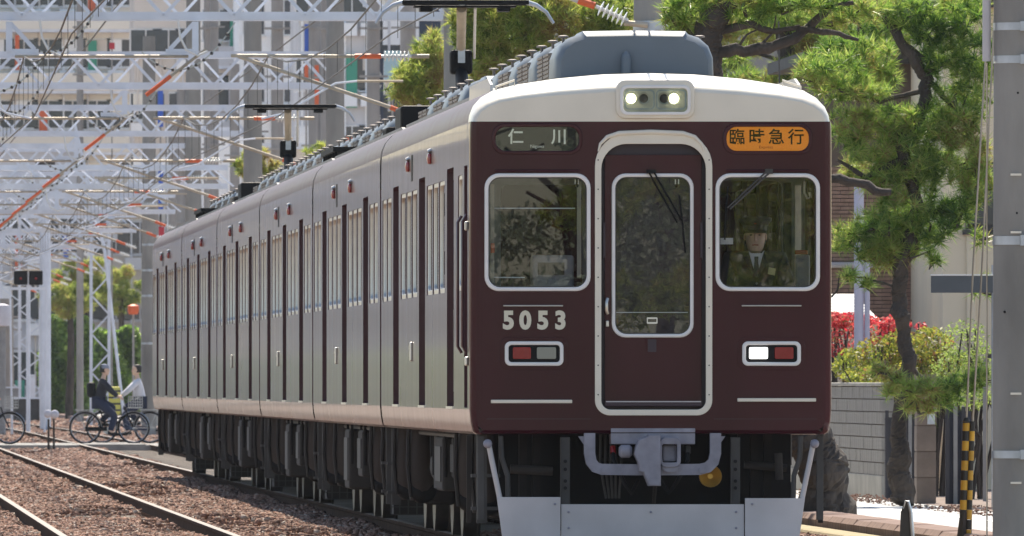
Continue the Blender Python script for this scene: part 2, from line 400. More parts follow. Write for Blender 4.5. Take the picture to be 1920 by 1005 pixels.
stones('ballast_stones', [(1.2,5.6,128,160,420,.062,-.12),(1.4,5.6,160,200,300,.07,-.12),(1.8,5.7,200,260,170,.085,-.12),(2.4,5.9,260,332,110,.10,-.12),
    (5.6,8.9,128,150,150,.062,-.13),(8.3,9.1,128,170,300,.06,-.10),(2.5,8.8,346,460,40,.13,-.13),(3.5,13,460,700,12,.2,-.14)], M['stone'], 3)
# low debris and weeds along the kerb
stones('roadside_grit', [(9.8,10.1,128,180,60,.03,-.04),(11.9,12.4,150,200,50,.03,-.04)], M['stone'], 5)

# ------------------------------------------------------------------ trees and shrubs
def blades(centres, n, L, wdt, g, up=.45, cone=1.0, tri=True):
    # tufts of needle-like triangles; centres (k,3)
    k = len(centres); c = np.repeat(np.asarray(centres), n, axis=0)
    ax = g.normal(size=(k,3)); ax[:,2] = np.abs(ax[:,2])*.6+up; ax /= np.linalg.norm(ax, axis=1)[:,None]
    ax = np.repeat(ax, n, axis=0)
    d = g.normal(size=(k*n,3)); d /= np.linalg.norm(d, axis=1)[:,None]
    d = d*cone + ax*.75; d /= np.linalg.norm(d, axis=1)[:,None]
    l = L*g.uniform(.65,1.15,(k*n,1)); s = np.cross(d, g.normal(size=(k*n,3))); s /= np.linalg.norm(s, axis=1)[:,None]
    st = c + ax*g.uniform(-.25,.10,(k*n,1))*L
    s *= wdt*.5
    tip = st+d*l; tip[:,2] -= .12*l[:,0]*g.uniform(0,1,k*n)
    return np.stack([st-s, st+s, tip], 1).reshape(-1,3)
def leaves(points, size, g, asp=.5):
    k = len(points); c = np.asarray(points)
    a = g.normal(size=(k,3)); a /= np.linalg.norm(a, axis=1)[:,None]; b = np.cross(a, g.normal(size=(k,3))); b /= np.linalg.norm(b, axis=1)[:,None]
    s = size*g.uniform(.6,1.3,(k,1))
    return np.stack([c-a*s*.5, c-b*s*asp*.5+a*s*.05, c+a*s*.5, c+b*s*asp*.5+a*s*.05], 1).reshape(-1,3)
def rawmesh(name, V, nv, m, parent=None):
    n = len(V)//nv; me = bpy.data.meshes.new(name); me.vertices.add(len(V)); me.vertices.foreach_set('co', V.astype(np.float32).ravel())
    me.loops.add(len(V)); me.loops.foreach_set('vertex_index', np.arange(len(V)))
    me.polygons.add(n); me.polygons.foreach_set('loop_start', np.arange(n)*nv); me.polygons.foreach_set('loop_total', np.full(n,nv))
    me.update(calc_edges=True); me.materials.append(m); return link(name, me, None, parent)
def in_ell(n, c, r, g, shell=.35):
    d = g.normal(size=(n,3)); d /= np.linalg.norm(d, axis=1)[:,None]
    rad = (shell+(1-shell)*g.uniform(0,1,(n,1))**.6)
    return np.asarray(c)+d*rad*np.asarray(r)
def wob(pts, rs, g, sub=4, amp=.06):
    # resample a polyline with small bends
    out = []; ro = []
    for i in range(len(pts)-1):
        for j in range(sub):
            t = j/sub; p = pts[i].lerp(pts[i+1], t); r = rs[i]*(1-t)+rs[i+1]*t
            if i+j: p = p+Vector(g.normal(size=3))*r*.13
            out.append(p); ro.append(r*float(1+g.normal()*.07))
    out.append(pts[-1]); ro.append(rs[-1]); return out, ro
def pine(label, Y, trunk, limbs, pads, seed, mat_n='needle', L=.17, n=38, dens=1.0, wdt=.011, twig=True, cat='pine tree', group=None, tk=1, lk=.6):
    g = np.random.default_rng(seed)
    base = P(*trunk[0][:2], Y); t = empty('pine_tree', tuple(base), 0, label, cat, group); inv = -base
    s = F/Y
    def path(l): return [P(a[0], a[1], Y+(a[3] if len(a) > 3 else 0))+inv for a in l], [a[2] for a in l]
    p, r = wob(*path(trunk), g); r = [q*tk for q in r]; tm = MB()
    pf = []; rf = []
    for i in range(len(p)-1):
        for j in range(5): pf.append(p[i].lerp(p[i+1], j/5)); rf.append(r[i]*(1-j/5)+r[i+1]*j/5)
    tm.tube(pf, rf, 22); V_ = np.array(tm.v); nr = len(pf); g2 = np.random.default_rng(seed)
    Vr = V_[:nr*22].reshape(nr,22,3); cc = Vr.mean(1, keepdims=True); k_ = 1+g2.choice([-.09,-.02,.04,.08], size=(nr,22,1))*g2.uniform(.5,1,(nr,22,1)); tm.v = [tuple(q) for q in (cc+(Vr-cc)*k_).reshape(-1,3)]
    tm.build('trunk', M['bark'], t)
    for l in limbs:
        p, r = wob(*path(l), g); r = [q*lk for q in r]; MB().tube(p, r, 8).build('branch', M['bark'], t, smooth=True, ang=70)
    C = []; tw = MB()
    for pd in pads:
        px, py, rx, ry = pd[:4]; dz = pd[4] if len(pd) > 4 else 0
        c = P(px, py, Y+dz)+inv; ex, ez = rx/s, ry/s; ey = (ex+ez)*.55
        cnt = int(dens*78*(ex*ez*ey)**(2/3)/(.3*L*L*8)*.55)
        cnt = max(cnt, 6)
        q = in_ell(cnt, c, (ex, ey, ez), g)
        C.append(q)
        if twig:
            for k in range(max(2, cnt//45)):
                b = Vector(q[g.integers(len(q))]); a = Vector(c)-Vector((0,0,ez*.5)); mid = a.lerp(b,.5)+Vector(g.normal(size=3))*.06
                tw.tube([a, mid, b], [.02,.013,.006], 4, False)
    C = np.concatenate(C)
    if tw.v: tw.build('twigs', M['bark'], t)['kind'] = 'stuff'
    o = rawmesh('crown', blades(C, n, L, wdt, g), 3, M[mat_n], t)
    return t
def shrub(name, label, cat, boxes, m, count, size, seed, group=None, stem=True, asp=.5):
    g = np.random.default_rng(seed); c0 = Vector(boxes[0][0]); t = empty(name, (c0.x, c0.y, -.05), 0, label, cat, group)
    pts = []
    for c, r in boxes:
        d = Vector(c)-Vector((c0.x, c0.y, -.05)); pts.append(in_ell(count, d, r, g, .45))
    pts = np.concatenate(pts); rawmesh('foliage', leaves(pts, size, g, asp), 4, M[m], t)
    if stem:
        mb = MB()
        for c, r in boxes:
            d = Vector(c)-Vector((c0.x, c0.y, -.05))
            for k in range(4): mb.tube([(d.x+g.normal()*.05, d.y, 0), (d.x+g.normal()*.1, d.y+g.normal()*.1, d.z*.6), (d.x+g.normal()*r[0]*.4, d.y+g.normal()*r[1]*.4, d.z+r[2]*.5)], [.03,.02,.008], 5)
        mb.build('stems', M['bark'], t)
    return t

# near right pine, thin trunk across the road
pine('slender black pine with curved dark trunk standing in front of the garden wall', 173,
     [(1690,942,.21),(1690,860,.17),(1687,780,.14),(1698,715,.125),(1704,670,.12),(1690,610,.12),(1683,550,.13),(1693,490,.13),(1712,430,.11),(1722,380,.10),(1700,320,.10),(1690,270,.11),(1725,215,.10),(1740,150,.10),(1700,90,.09),(1660,30,.08),(1640,-30,.07)],
     [[(1700,460,.07),(1640,430,.05),(1590,440,.03)],[(1720,400,.07),(1790,395,.045),(1850,370,.025)],[(1690,300,.07),(1620,330,.05),(1570,300,.03)],
      [(1700,110,.06),(1680,60,.045),(1700,35,.04),(1755,25,.025)],[(1735,130,.08),(1760,130,.06),(1690,80,.05)],[(1740,150,.06),(1800,210,.045),(1840,250,.03)],
      [(1735,170,.05),(1650,190,.04),(1560,160,.025)],[(1700,680,.05),(1740,720,.035),(1800,720,.02)],[(1700,690,.04),(1660,710,.025)],
      [(1683,540,.03),(1620,520,.018),(1585,520,.01)],[(1540,575,.02),(1570,545,.02),(1575,510,.012)]],
     [(1640,425,60,34),(1590,445,34,34),(1740,425,60,36),(1800,392,38,36),(1790,240,50,34),(1760,110,44,34),(1745,60,50,30),(1700,462,56,22),(1700,390,60,40),(1655,470,50,25),
      (1830,340,38,50),(1790,290,66,44),(1700,300,60,44),(1640,270,60,40),(1730,230,60,44),(1800,190,60,54),(1830,110,44,60),(1800,40,60,48),
      (1600,95,80,26,1),(1560,135,76,36),(1640,140,52,36,1),(1600,170,76,22),(1730,330,60,30),(1600,235,46,36),(1670,225,48,30),
      (1690,20,66,32),(1640,478,40,18),(1662,492,14,8),(1752,487,12,6),(1590,520,24,13),(1622,533,12,8),(1845,538,22,22),(1838,440,14,18),
      (1700,733,44,24,-1),(1755,738,52,28,-1),(1800,715,40,20,-1),(1672,706,24,12,-1),(1838,700,22,26,-1),(1722,768,34,8,-1),(1650,695,14,8,-1),(1650,335,44,25),(1600,320,30,30,1)], 11, dens=1.1, tk=.66)
# big leaning pine rising behind the train
pine('big leaning pine with a thick rugged trunk at the kerb beside the train', 152,
     [(1548,985,.30),(1543,900,.27),(1520,800,.25),(1470,620,.23),(1420,420,.21),(1365,250,.19),(1325,130,.17),(1330,60,.16),(1350,-20,.15)],
     [[(1325,115,.12),(1380,92,.11),(1440,90,.10),(1490,75,.09),(1530,40,.07),(1560,10,.06)],[(1340,60,.08),(1400,45,.07),(1450,60,.05),(1500,50,.04)],
      [(1480,80,.07),(1500,55,.06),(1560,60,.05),(1610,75,.03)],[(1330,100,.06),(1290,60,.05),(1250,30,.03)],[(1440,420,.08),(1540,330,.09),(1610,345,.09),(1670,360,.06)],
      [(1345,20,.07),(1420,-5,.06),(1520,15,.05),(1600,5,.04)],[(1420,90,.03),(1450,60,.02),(1455,30,.012)],[(1380,95,.03),(1400,65,.02),(1430,50,.01)]],
     [(1400,18,46,26),(1290,15,46,34),(1500,0,90,24),(1340,-10,60,26),(1600,15,60,30,2),(1260,50,30,20),(1385,105,40,10,3),(1560,40,40,16,2),(1440,5,40,22)], 12, mat_n='needle', dens=1.2, tk=.85, lk=.55)
# pines further along, behind the train
pine('sunlit yellow green pine behind the nearest pantograph', 205,
     [(1000,930,.2),(990,500,.18),(985,200,.16),(1000,60,.13),(1020,-40,.1)],
     [[(985,200,.08),(930,120,.05),(890,60,.03)],[(1000,60,.07),(1080,30,.05),(1150,20,.03)]],
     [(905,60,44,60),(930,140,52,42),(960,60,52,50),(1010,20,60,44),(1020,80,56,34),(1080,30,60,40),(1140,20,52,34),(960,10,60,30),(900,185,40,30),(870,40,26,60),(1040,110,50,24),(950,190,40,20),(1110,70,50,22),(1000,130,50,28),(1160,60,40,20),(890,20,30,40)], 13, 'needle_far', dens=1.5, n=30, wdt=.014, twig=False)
pine('small rounded pine left of the concrete pole behind the second car', 240,
     [(790,890,.15),(795,500,.13),(790,250,.11),(800,120,.08)],
     [[(790,220,.05),(760,160,.03)]],
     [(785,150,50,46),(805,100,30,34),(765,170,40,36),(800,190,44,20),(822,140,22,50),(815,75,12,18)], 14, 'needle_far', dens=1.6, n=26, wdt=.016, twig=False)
pine('tall pine filling the gap behind the right cab corner', 215,
     [(1470,925,.2),(1480,500,.17),(1490,200,.15),(1470,50,.12)],
     [[(1480,220,.07),(1560,260,.05),(1620,250,.04)],[(1480,120,.06),(1420,100,.04)]],
     [(1500,140,60,36),(1420,150,60,22),(1560,250,60,60),(1600,200,70,50),(1640,60,80,50),(1700,120,70,50),(1590,330,50,50),(1760,60,70,60),(1830,30,50,60),(1680,250,90,60),(1780,280,80,70),(1830,200,40,80),(1440,30,70,26),(1540,80,60,40),(1500,50,50,40),(1740,370,90,30),(1660,350,70,30),(1800,360,40,34),(1835,300,34,60),(1770,140,60,50),(1830,130,40,60),(1780,90,50,40),(1840,400,24,14)], 15, 'needle', dens=1.2, n=30, wdt=.013, twig=True)
pine('dull brown green pine seen over the train roof far behind the headlight', 260,
     [(1230,870,.2),(1230,300,.17),(1240,50,.12)],
     [[(1230,100,.06),(1300,40,.04)]],
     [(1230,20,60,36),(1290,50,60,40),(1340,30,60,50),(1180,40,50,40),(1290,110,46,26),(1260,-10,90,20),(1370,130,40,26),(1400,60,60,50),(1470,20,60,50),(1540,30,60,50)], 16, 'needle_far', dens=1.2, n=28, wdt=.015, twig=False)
for i, (px, py, rx, ry, Y, lab) in enumerate([(480,310,36,34,330,'hazy pine clump beside the second pantograph on its left'), (613,285,36,20,330,'hazy pine clump beside the second pantograph on its right'),
        (160,520,60,44,640,'hazy tree behind the ivy mound on the far left'), (225,540,40,50,660,'hazy tree between the ivy mound and the grey pole'), (130,560,50,36,600,'low hazy bush tree above the left lattice mast')]):
    pine(lab, Y, [(px, 718+38478/Y+6, .16),(px+4, (py+718)/2, .13),(px, py, .09)], [], [(px+rx*u,py+ry*v,rx*k,ry*k*.8) for u,v,k in ((0,0,.55),(.6,.4,.42),(-.6,.3,.45),(.3,-.6,.35),(-.35,-.5,.38),(.9,-.1,.25),(-.1,.75,.4),(-.95,-.1,.25))], 30+i, 'needle_far', L=.22 if Y > 400 else .15, n=24, wdt=.02, dens=1.6, twig=False, cat='tree')
# pines on the street side near the photographer: they show in the cab windows
for i, (x, Y, lab) in enumerate([(11.2, 92, 'pine beyond the right picture edge nearest to the train front'), (12.2, 66, 'pine beyond the right picture edge second from the train front'), (11.4, 38, 'pine beyond the right picture edge third from the train front'), (14, 14, 'pine beyond the right picture edge farthest from the train front')]):
    g = np.random.default_rng(50+i); t = empty('pine_tree', (x, Y, -.05), 0, lab, 'pine tree')
    MB().tube([(0,0,0),(.2,.1,1.2),(-.1,0,2.2),(.1,0,3.4),(0,0,5)], [.2,.17,.14,.11,.06], 9).build('trunk', M['bark'], t, smooth=True)
    q = np.concatenate([in_ell(70, (g.uniform(-1.6,1.6), g.uniform(-1.6,1.6), g.uniform(1.5,5.2)), (.75,.75,.4), g) for _ in range(13)])
    rawmesh('crown', blades(q, 22, .2, .022, g), 3, M['needle_far'], t)

# ivy covered mound far left, with its trunk inside
def ivy(label, px0, px1, py0, py1, Y, seed):
    g = np.random.default_rng(seed); a = P(px0, py1, Y); b = P(px1, py0, Y); wd = b.x-a.x; h = b.z-a.z
    t = empty('ivy_hedge', ((a.x+b.x)/2, Y, a.z-.1), 0, label, 'hedge')
    core = MB(); rings = []
    for k in range(7):
        f = k/6; s = 1-.35*f**4
        rings.append([(math.cos(u*math.pi/5)*wd*.46*s, math.sin(u*math.pi/5)*1.2*s, h*.94*f) for u in range(10)])
    core.loft(rings, closed=True, cap1=True); core.build('dense_inner_growth', M['ivy'], t, smooth=True)
    n = 11000; x = g.uniform(-wd/2, wd/2, n); z = g.uniform(0, 1, n)
    top = h*(1-.10*np.abs(x/(wd/2))**3+.05*np.sin(x*4+seed)); y = -1.25+g.normal(size=n)*.12+np.abs(x/wd)**3*3
    y -= .35*np.sin(x*3.1+seed)*np.sin(z*7+x)+.2*np.sin(x*7+z*11); x += .08*np.sin(z*9); pts = np.stack([x, y, z*top], 1)
    rawmesh('foliage', leaves(pts, .24, g, .7), 4, M['ivy'], t)
ivy('tall ivy covered hedge behind the lattice mast on the far left', 74, 172, 592, 772, 640, 61)
ivy('lower dark ivy hedge between the lattice mast and the grey pole', 168, 266, 612, 768, 655, 62)

# shrubs in the garden behind the block wall
def S(px, py, Y): return tuple(P(px, py, Y))
shrub('photinia_shrub', 'bright red leaved shrub above the grey block wall beside the train', 'shrub', [(S(1590,640,196),(.30,.4,.26)),(S(1640,622,196),(.32,.4,.20)),(S(1560,600,196),(.2,.3,.12)),(S(1680,610,196),(.2,.3,.14)),(S(1600,600,196),(.28,.3,.10))], 'redleaf', 560, .06, 71)
shrub('photinia_shrub', 'small red tipped shoots right of the slender pine trunk', 'shrub', [(S(1728,612,194),(.10,.3,.07)),(S(1778,640,194),(.09,.3,.06))], 'redleaf', 45, .055, 72)
shrub('garden_shrub', 'yellow green leafy shrub on the wall left of the slender pine trunk', 'shrub', [(S(1650,670,190),(.36,.5,.26)),(S(1600,685,190),(.28,.5,.22)),(S(1690,650,190),(.26,.4,.22)),(S(1640,705,189),(.4,.4,.12))], 'leaf', 900, .06, 73)
shrub('garden_shrub', 'broad yellow green shrub right of the slender pine trunk', 'shrub', [(S(1745,645,188),(.28,.5,.22)),(S(1770,690,188),(.38,.5,.26)),(S(1730,690,188),(.28,.4,.22))], 'leaf', 900, .06, 74)
shrub('garden_shrub', 'pale feathery green bush in front of the beige house', 'shrub', [(S(1810,640,184),(.30,.4,.28)),(S(1840,690,184),(.3,.4,.26)),(S(1790,690,184),(.3,.4,.22)),(S(1820,740,183),(.3,.3,.2))], 'paleleaf', 800, .04, 75)
# ------------------------------------------------------------------ right side: wall, gate, houses
def wall_blocks():
    t = empty('block_wall', (12.45, 183, -.05), 0, 'weathered grey block garden wall beside the road under the red shrub', 'wall')
    MB().box(.0,.16,0,26,0,.28).build('footing', M['blockbase'], t, bevel=.01)
    ms = []
    for L in (.395, .19):
        me = MB().box(.01,.15,.002,L+.002,.004,.143).data('block'); me.materials.append(M['block']); ms.append(me)
    MB().box(.025,.135,.02,25.9,.28,1.33).build('mortar_core', M['mortar'], t)
    for c in range(7):
        y = 0; 
        if c % 2: link('block', ms[1], None, t, (0, 0, .28+c*.15)); y = .2
        while y < 16:
            link('block', ms[0], None, t, (rnd.uniform(-.004,.004), y, .28+c*.15)); y += .4
    o = MB()
    for c in range(7):
        y = 16.0+(.2 if c%2 else 0)
        while y < 25.8: o.box(.01,.15,y+.005,y+.395,.284+c*.15,.423+c*.15); y += .4
    o.build('far_blocks', M['block'], t)['kind'] = 'stuff'
    MB().box(-.01,.17,-.02,26,1.334,1.375).build('coping', M['blockbase'], t, bevel=.01)
wall_blocks()
pl = empty('gate_pillar', (12.56, 177, -.05), 0, 'brown block pillar right of the slender pine trunk', 'pillar')
for k in range(5):
    me = MB().box(-.12,.10,-.1,.3,.004,.288).data('block'); me.materials.append(M['brownblock'])
    link('block', me, None, pl, (rnd.uniform(-.005,.005), 0, k*.295-.0))
MB().box(-.11,.09,-.09,.29,0,1.46).build('mortar_core', M['mortar'], pl)
MB().box(.0,.085,-.112,-.103,.90,1.02).build('mail_slot', M['galv'], pl)
g1 = empty('iron_gate', (12.78, 181, -.05), 0, 'dark gate slab standing in for the shaded wall behind the slender pine trunk', 'gate')
MB().box(-.42,.08,0,.1,0,.97).build('gate_panel', M['gatedark'], g1)  # dark slab stands for the stretch of wall lying in shade
for k in range(6): MB().box(-.42+k*.09,-.38+k*.09,-.03,0,0,1.05).build('picket', M['gategrey'] if k%2 else M['gatedark'], g1)
g2 = empty('iron_gate', (12.85, 176, -.05), 0, 'dark navy gate between the brown pillar and the striped guy guard', 'gate')
MB().box(-.13,.14,0,.06,0,1.05).build('gate_panel', mat('navy_gate', (.02,.024,.05), .5), g2)
for x in (-.15,-.06,.03): MB().box(x,x+.045,-.05,0,0,1.1).build('gate_post', M['gategrey'] if x == -.06 else M['gatedark'], g2)
g3 = empty('iron_gate', (13.12, 174, -.05), 0, 'light grey metal gate beside the big utility pole', 'gate')
for x, z in ((-.03,1.0),(.10,1.16),(.22,1.1)): MB().box(x,x+.055,0,.06,0,z).build('gate_post', M['gategrey'], g3, bevel=.006)
for z in (.32,.92): MB().box(-.03,.3,.02,.05,z,z+.06).build('gate_rail', M['gategrey'], g3)
MB().box(-.02,.27,.03,.04,.05,.92).build('gate_panel', M['under3'], g3)
MB().box(.08,.3,-.08,.0,1.15,1.36).build('letter_box', M['skirt'], g3, bevel=.03)
for k, (x,z) in enumerate(((.1,.0),(.1,.25))): MB().box(x,x+.14,-.08,-.003,z,z+.24).build('foot_block', M['block'], g3, bevel=.008)
lp = P(1840, 660, 180)
pg = empty('meter_canopy', (lp.x, 180, -.05), 0, 'small dark tilted canopy box between the pale bush and the pole', 'canopy')
mb = MB(); mb.cbox((0,0,1.68),(.36,.3,.05), Matrix.Translation((0,0,0))@Matrix.Rotation(R(8),4,'Y')); mb.build('canopy_top', M['under3'], pg)
MB().box(.02,.06,0,.04,0,1.66).build('canopy_post', M['gategrey'], pg)

# brick house and beige house
def house_brick():
    Y = 206; x0 = P(1545,0,Y).x; x1 = P(1769,0,Y).x; t = empty('brick_house', ((x0+x1)/2, Y, -.05), 0, 'brown brick house wall behind the red shrub and pines', 'house')
    w = (x1-x0)/2; MB().box(-w, w, .03, 7, 0, 5.6).build('wall', M['mortar'], t)
    mb = MB(); z = .02; r2 = random.Random(4); row = 0
    while z < 4.2:
        x = -w-(.11 if row%2 else 0)
        while x < w:
            a = max(x, -w)+.004; b = min(x+.22, w)-.004
            if b-a > .02: mb.box(a, b, r2.uniform(.0,.012), .04, z+.005, z+.046)
            x += .22
        z += .052; row += 1
    mb.build('brick_courses', M['brick'], t)['kind'] = 'stuff'
    zr = P(0, 497, Y).z+.05; MB().tube([(-w,-.06,zr),(w*.35,-.06,zr)], .04, 8).build('gutter_pipe', M['skirt'], t, smooth=True)
    for px, py, wd, h in ((1676,445,.35,.45),):
        c = P(px, py, Y); f = MB().box(c.x-(x0+x1)/2-wd/2, c.x-(x0+x1)/2+wd/2, -.04, .028, c.z-h/2+.05, c.z+h/2+.05).build('window', M['under3'], t)
        MB().box(c.x-(x0+x1)/2-wd/2+.05, c.x-(x0+x1)/2+wd/2-.05, -.05, -.042, c.z-h/2+.10, c.z+h/2).build('pane', M['glassdark'], f)
    MB().box(-w-.3, w+.2, -.3, 7.4, 5.6, 5.75).build('roof', M['under3'], t)
M['glassdark'] = mat('dark_window_pane', (.03,.04,.055), .12, 0, .2, 3)
house_brick()
Y = 200; a = P(1768,0,Y).x; b = P(2080,0,Y).x
hb = empty('beige_house', ((a+b)/2, Y, -.05), 0, 'plain beige rendered house beside the big utility pole', 'house'); hw = (b-a)/2
MB().box(-hw, hw, 0, 5.9, 0, 6.2).build('wall', M['beige'], hb)
MB().box(-hw+.30,-hw+.42,-.05,-.002,0,6.1).build('drain_pipe', M['beige'], hb, bevel=.02)
c = P(1848,405,Y); wn = MB().box(c.x-(a+b)/2-.26,c.x-(a+b)/2+.4,-.05,-.002,c.z-.12,c.z+.75).build('window', M['under3'], hb)
MB().box(c.x-(a+b)/2-.2,c.x-(a+b)/2+.36,-.06,-.052,c.z-.06,c.z+.7).build('pane', M['glassdark'], wn)
MB().box(c.x-(a+b)/2-.3,c.x-(a+b)/2+.44,-.09,-.002,c.z-.19,c.z-.125).build('sill', M['under3'], wn)
MB().box(-hw-.3, hw+.3, -.4, 6, 6.2, 6.4).build('roof', M['under3'], hb)
# white ridged shed roof
Yw = 199; p0 = P(1540,603,Yw); p1 = P(1652,603,Yw)
sh = empty('garden_shed', ((p0.x+p1.x)/2, Yw, -.05), 0, 'low shed with a bright white ridged roof behind the red shrub', 'shed'); w_ = (p1.x-p0.x)/2; zt = p0.z+.05
MB().box(-w_+.05, w_-.05, .1, 1.6, 0, zt).build('wall', M['beige'], sh)
for k in range(9):
    y0 = k*.17; z0 = zt+k*.041
    MB().add([(-w_+k*.002,y0,z0),(w_-k*.028,y0,z0),(w_-k*.028-.02,y0+.18,z0+.035),(-w_,y0+.18,z0+.035),(-w_,y0,z0-.02),(w_-k*.028,y0,z0-.02),(w_-k*.028-.02,y0+.18,z0+.015),(-w_,y0+.18,z0+.015)],[(0,1,2,3),(4,5,1,0),(5,6,2,1),(7,4,0,3),(6,7,3,2),(7,6,5,4)]).build('roof_ridge', M['whiteline'], sh)
# lilac post
c = P(1615,0,194); lp = empty('utility_post', (c.x,194,-.05), 0, 'pale lilac twin pipe post rising behind the red shrub', 'post')
MB().tube([(-.03,0,0),(-.03,0,4.2)], .062, 12).build('pipe', M['lilac'], lp, smooth=True)
MB().tube([(.07,-.03,0),(.07,-.03,3.0)], .035, 10).build('pipe', M['lilac'], lp, smooth=True)
for z in (1.6,2.7): MB().box(-.1,.11,-.07,-.06,z,z+.05).build('clamp', M['band'], lp)
# grey sign beam on a bracket
c0 = P(1746,549,168); c1 = P(1880,517,168)
sg = empty('sign_board', (c0.x,168,c0.z), 0, 'blank dark slate horizontal board sticking out left of the big utility pole', 'board')
MB().box(0,c1.x-c0.x,0,.05,0,c1.z-c0.z).build('board', mat('slate_board', (.075,.088,.10), .6, 0, .1, 4), sg, bevel=.004)
MB().box(-.005,c1.x-c0.x,-.012,.06,c1.z-c0.z+.002,c1.z-c0.z+.016).build('top_rim', M['whiteline'], sg)
MB().tube([(c1.x-c0.x-.08,.03,-c0.z-.05),(c1.x-c0.x-.08,.03,.3)], .04, 8).build('post', M['band'], sg, smooth=True)
# striped guy guard and guy wires
gb = P(1814, 1005, 129); ty = 129
gg = empty('guy_wire', (gb.x, ty, -.1), 0, 'pair of steel guy wires with a yellow and black striped guard', 'guy wire')
def gpt(px, py): p = P(px, py, ty); return (p.x-gb.x, 0, p.z+.1)
for dx in (-4, 8):
    MB().tube([gpt(1812+dx, 1040), gpt(1816+dx, 790), gpt(1830+dx*1.4, 500), gpt(1855+dx*1.0, 60), gpt(1862+dx, -60)], .008, 6).build('wire', M['pipe'], gg, smooth=True)
seg = 13
for side in (0, 1):
    for k in range(seg):
        y0 = 790+k*(240/seg); y1 = y0+240/seg
        xa = 1812-(y0-790)*.035+side*11; xb = 1812-(y1-790)*.035+side*11
        nm = (k+side) % 2
        MB().tube([gpt(xa, y0), gpt(xb, y1-.4)], .030 if side == 0 else .024, 12).build('stripe_band', M['blackband'] if nm else M['yellow'], gg, smooth=True)
MB().tube([gpt(1812,793),gpt(1812,783)], [.034,.02], 12).build('cap', M['blackband'], gg, smooth=True)
MB().tube([(-.07,0,-.1),(-.03,0,.35)], [.05,.03], 8).build('anchor_plate', M['bark'], gg)
# silver delineator at the bottom edge
dl = P(1700,1005,131); dd = empty('marker_plate', (dl.x,131,-.1), 0, 'bent silver marker plate standing at the bottom edge right of the kerb', 'marker')
prof = [(-.06,-.2),(-.058,.1),(-.05,.3),(-.02,.385),(.0,.40),(.02,.385),(.035,.30),(.05,.1),(.055,-.2)]
MB().loft([[(x,0,z+.03) for x,z in prof],[(x*.9,.05,z+.02) for x,z in prof]],cap0=True,cap1=True).build('plate', M['under3'], dd)
MB().tube([(.055,-.012,-.15),(.050,-.012,.12),(.035,-.012,.33),(.012,-.012,.425),(-.012,-.012,.425),(-.028,-.012,.36)], [.017,.017,.015,.012,.009,.004], 8).build('bright_rim', M['galv'], dd, smooth=True)

# ------------------------------------------------------------------ concrete poles along the right side
def pole(x, Y, r, h, label, m='concrete', bands=True, detail=False):
    t = empty('utility_pole', (x, Y, -.2), 0, label, 'pole', 'concrete poles beside the track')
    MB().tube([(0,0,0),(0,0,h*.5),(0,0,h)], [r*1.06, r, r*.85], 28).build('shaft', M[m], t, smooth=True, ang=60)
    if bands:
        zz = (.85, 1.62, 2.55, 4.03, 4.83) if not detail else None
        hs = [P(0,py,Y).z+.2 for py in ((852,450,362 if False else 452,112,50) if detail else ())] if detail else [2.6,3.9,4.6,5.3]
        for z in sorted(set(round(q,3) for q in hs)):
            rr_ = r*(1.06-.21*z/h)
            o = MB().lathe([(rr_+.006,-.028),(rr_+.010,-.028),(rr_+.010,.028),(rr_+.006,.028)], None, 28).build('band', M['band'], t, smooth=True, loc=(0,0,z))
            MB().box(-.03,.05,-rr_-.04,-rr_-.011,-.035,.035).build('clasp', M['band'], o)
    return t
bx = 8.86
p1 = pole(P(1916,0,115).x, 115, .205, 11, 'big concrete utility pole cut by the right edge of the picture', detail=True)
for py in (328,436,738,905): 
    z = P(0,py,115).z+.2; MB().box(-.10,-.02,-.2185,-.206,-.008,.008).build('paint_mark', M['cream'], p1, loc=(0,0,z))
for px, py in ((1905,175),(1903,400),(1880,585)): 
    z = P(0,py,115).z+.2; MB().sphere(((px-1916)/253,-.198,z),.01).build('bolt_hole', M['black'], p1)
MB().tube([(-.262,-.02,P(0,115,115).z+.2),(-.262,-.02,9)], .032, 10).build('conduit', M['skirt'], p1, smooth=True)
MB().tube([(-.26,-.02,P(0,118,115).z+.2),(-.26,-.02,0)], .006, 6).build('ground_cable', M['pipe'], p1, smooth=True)
PY = [168, 219.5, 271, 323, 375, 425]
labs = ['concrete pole rising behind the train roof above the headlights', 'concrete pole just right of the nearest pantograph mast', 'hazy concrete pole holding the second lattice beam', 'hazy concrete pole holding the third lattice beam', 'hazy concrete pole behind the middle of the train roof', 'hazy concrete pole above the rear cars']
for Y, lb in zip(PY, labs): pole(8.92 if Y < 400 else 8.9, Y, .165 if Y < 300 else .2, 11, lb)
pole(P(282,0,500).x, 500, .30, P(0,380,500).z+.5, 'thick grey pole standing at the tail of the train', 'concrete2')
# pole conduit light strip on the pole behind the nearest pantograph
# ------------------------------------------------------------------ lattice gantries
brace = MB().bar((0,0,0),(.5,0,.54),.05,.05).data('brace'); brace.materials.append(M['gantry'])
brace2 = MB().bar((0,0,.54),(.5,0,0),.05,.05).data('brace'); brace2.materials.append(M['gantry'])
def insulator(mb_parent, a, d, n=7, r=.075, name='insulator'):
    d = Vector(d).normalized(); q = d.to_track_quat('Z','Y').to_matrix().to_4x4(); prof = [(.02,0)]
    for k in range(n): z = .03+k*.055; prof += [(.022,z),(r,z+.012),(r,z+.018),(.022,z+.03)]
    prof.append((.02, .05+n*.055))
    MB().lathe(prof, Matrix.Translation(Vector(a)) @ q, 12).build(name, M['insul'], mb_parent, smooth=True)
def arc(a, b, sag, n=9):
    a = Vector(a); b = Vector(b); return [a.lerp(b, k/n)-Vector((0,0,sag*4*(k/n)*(1-k/n))) for k in range(n+1)]
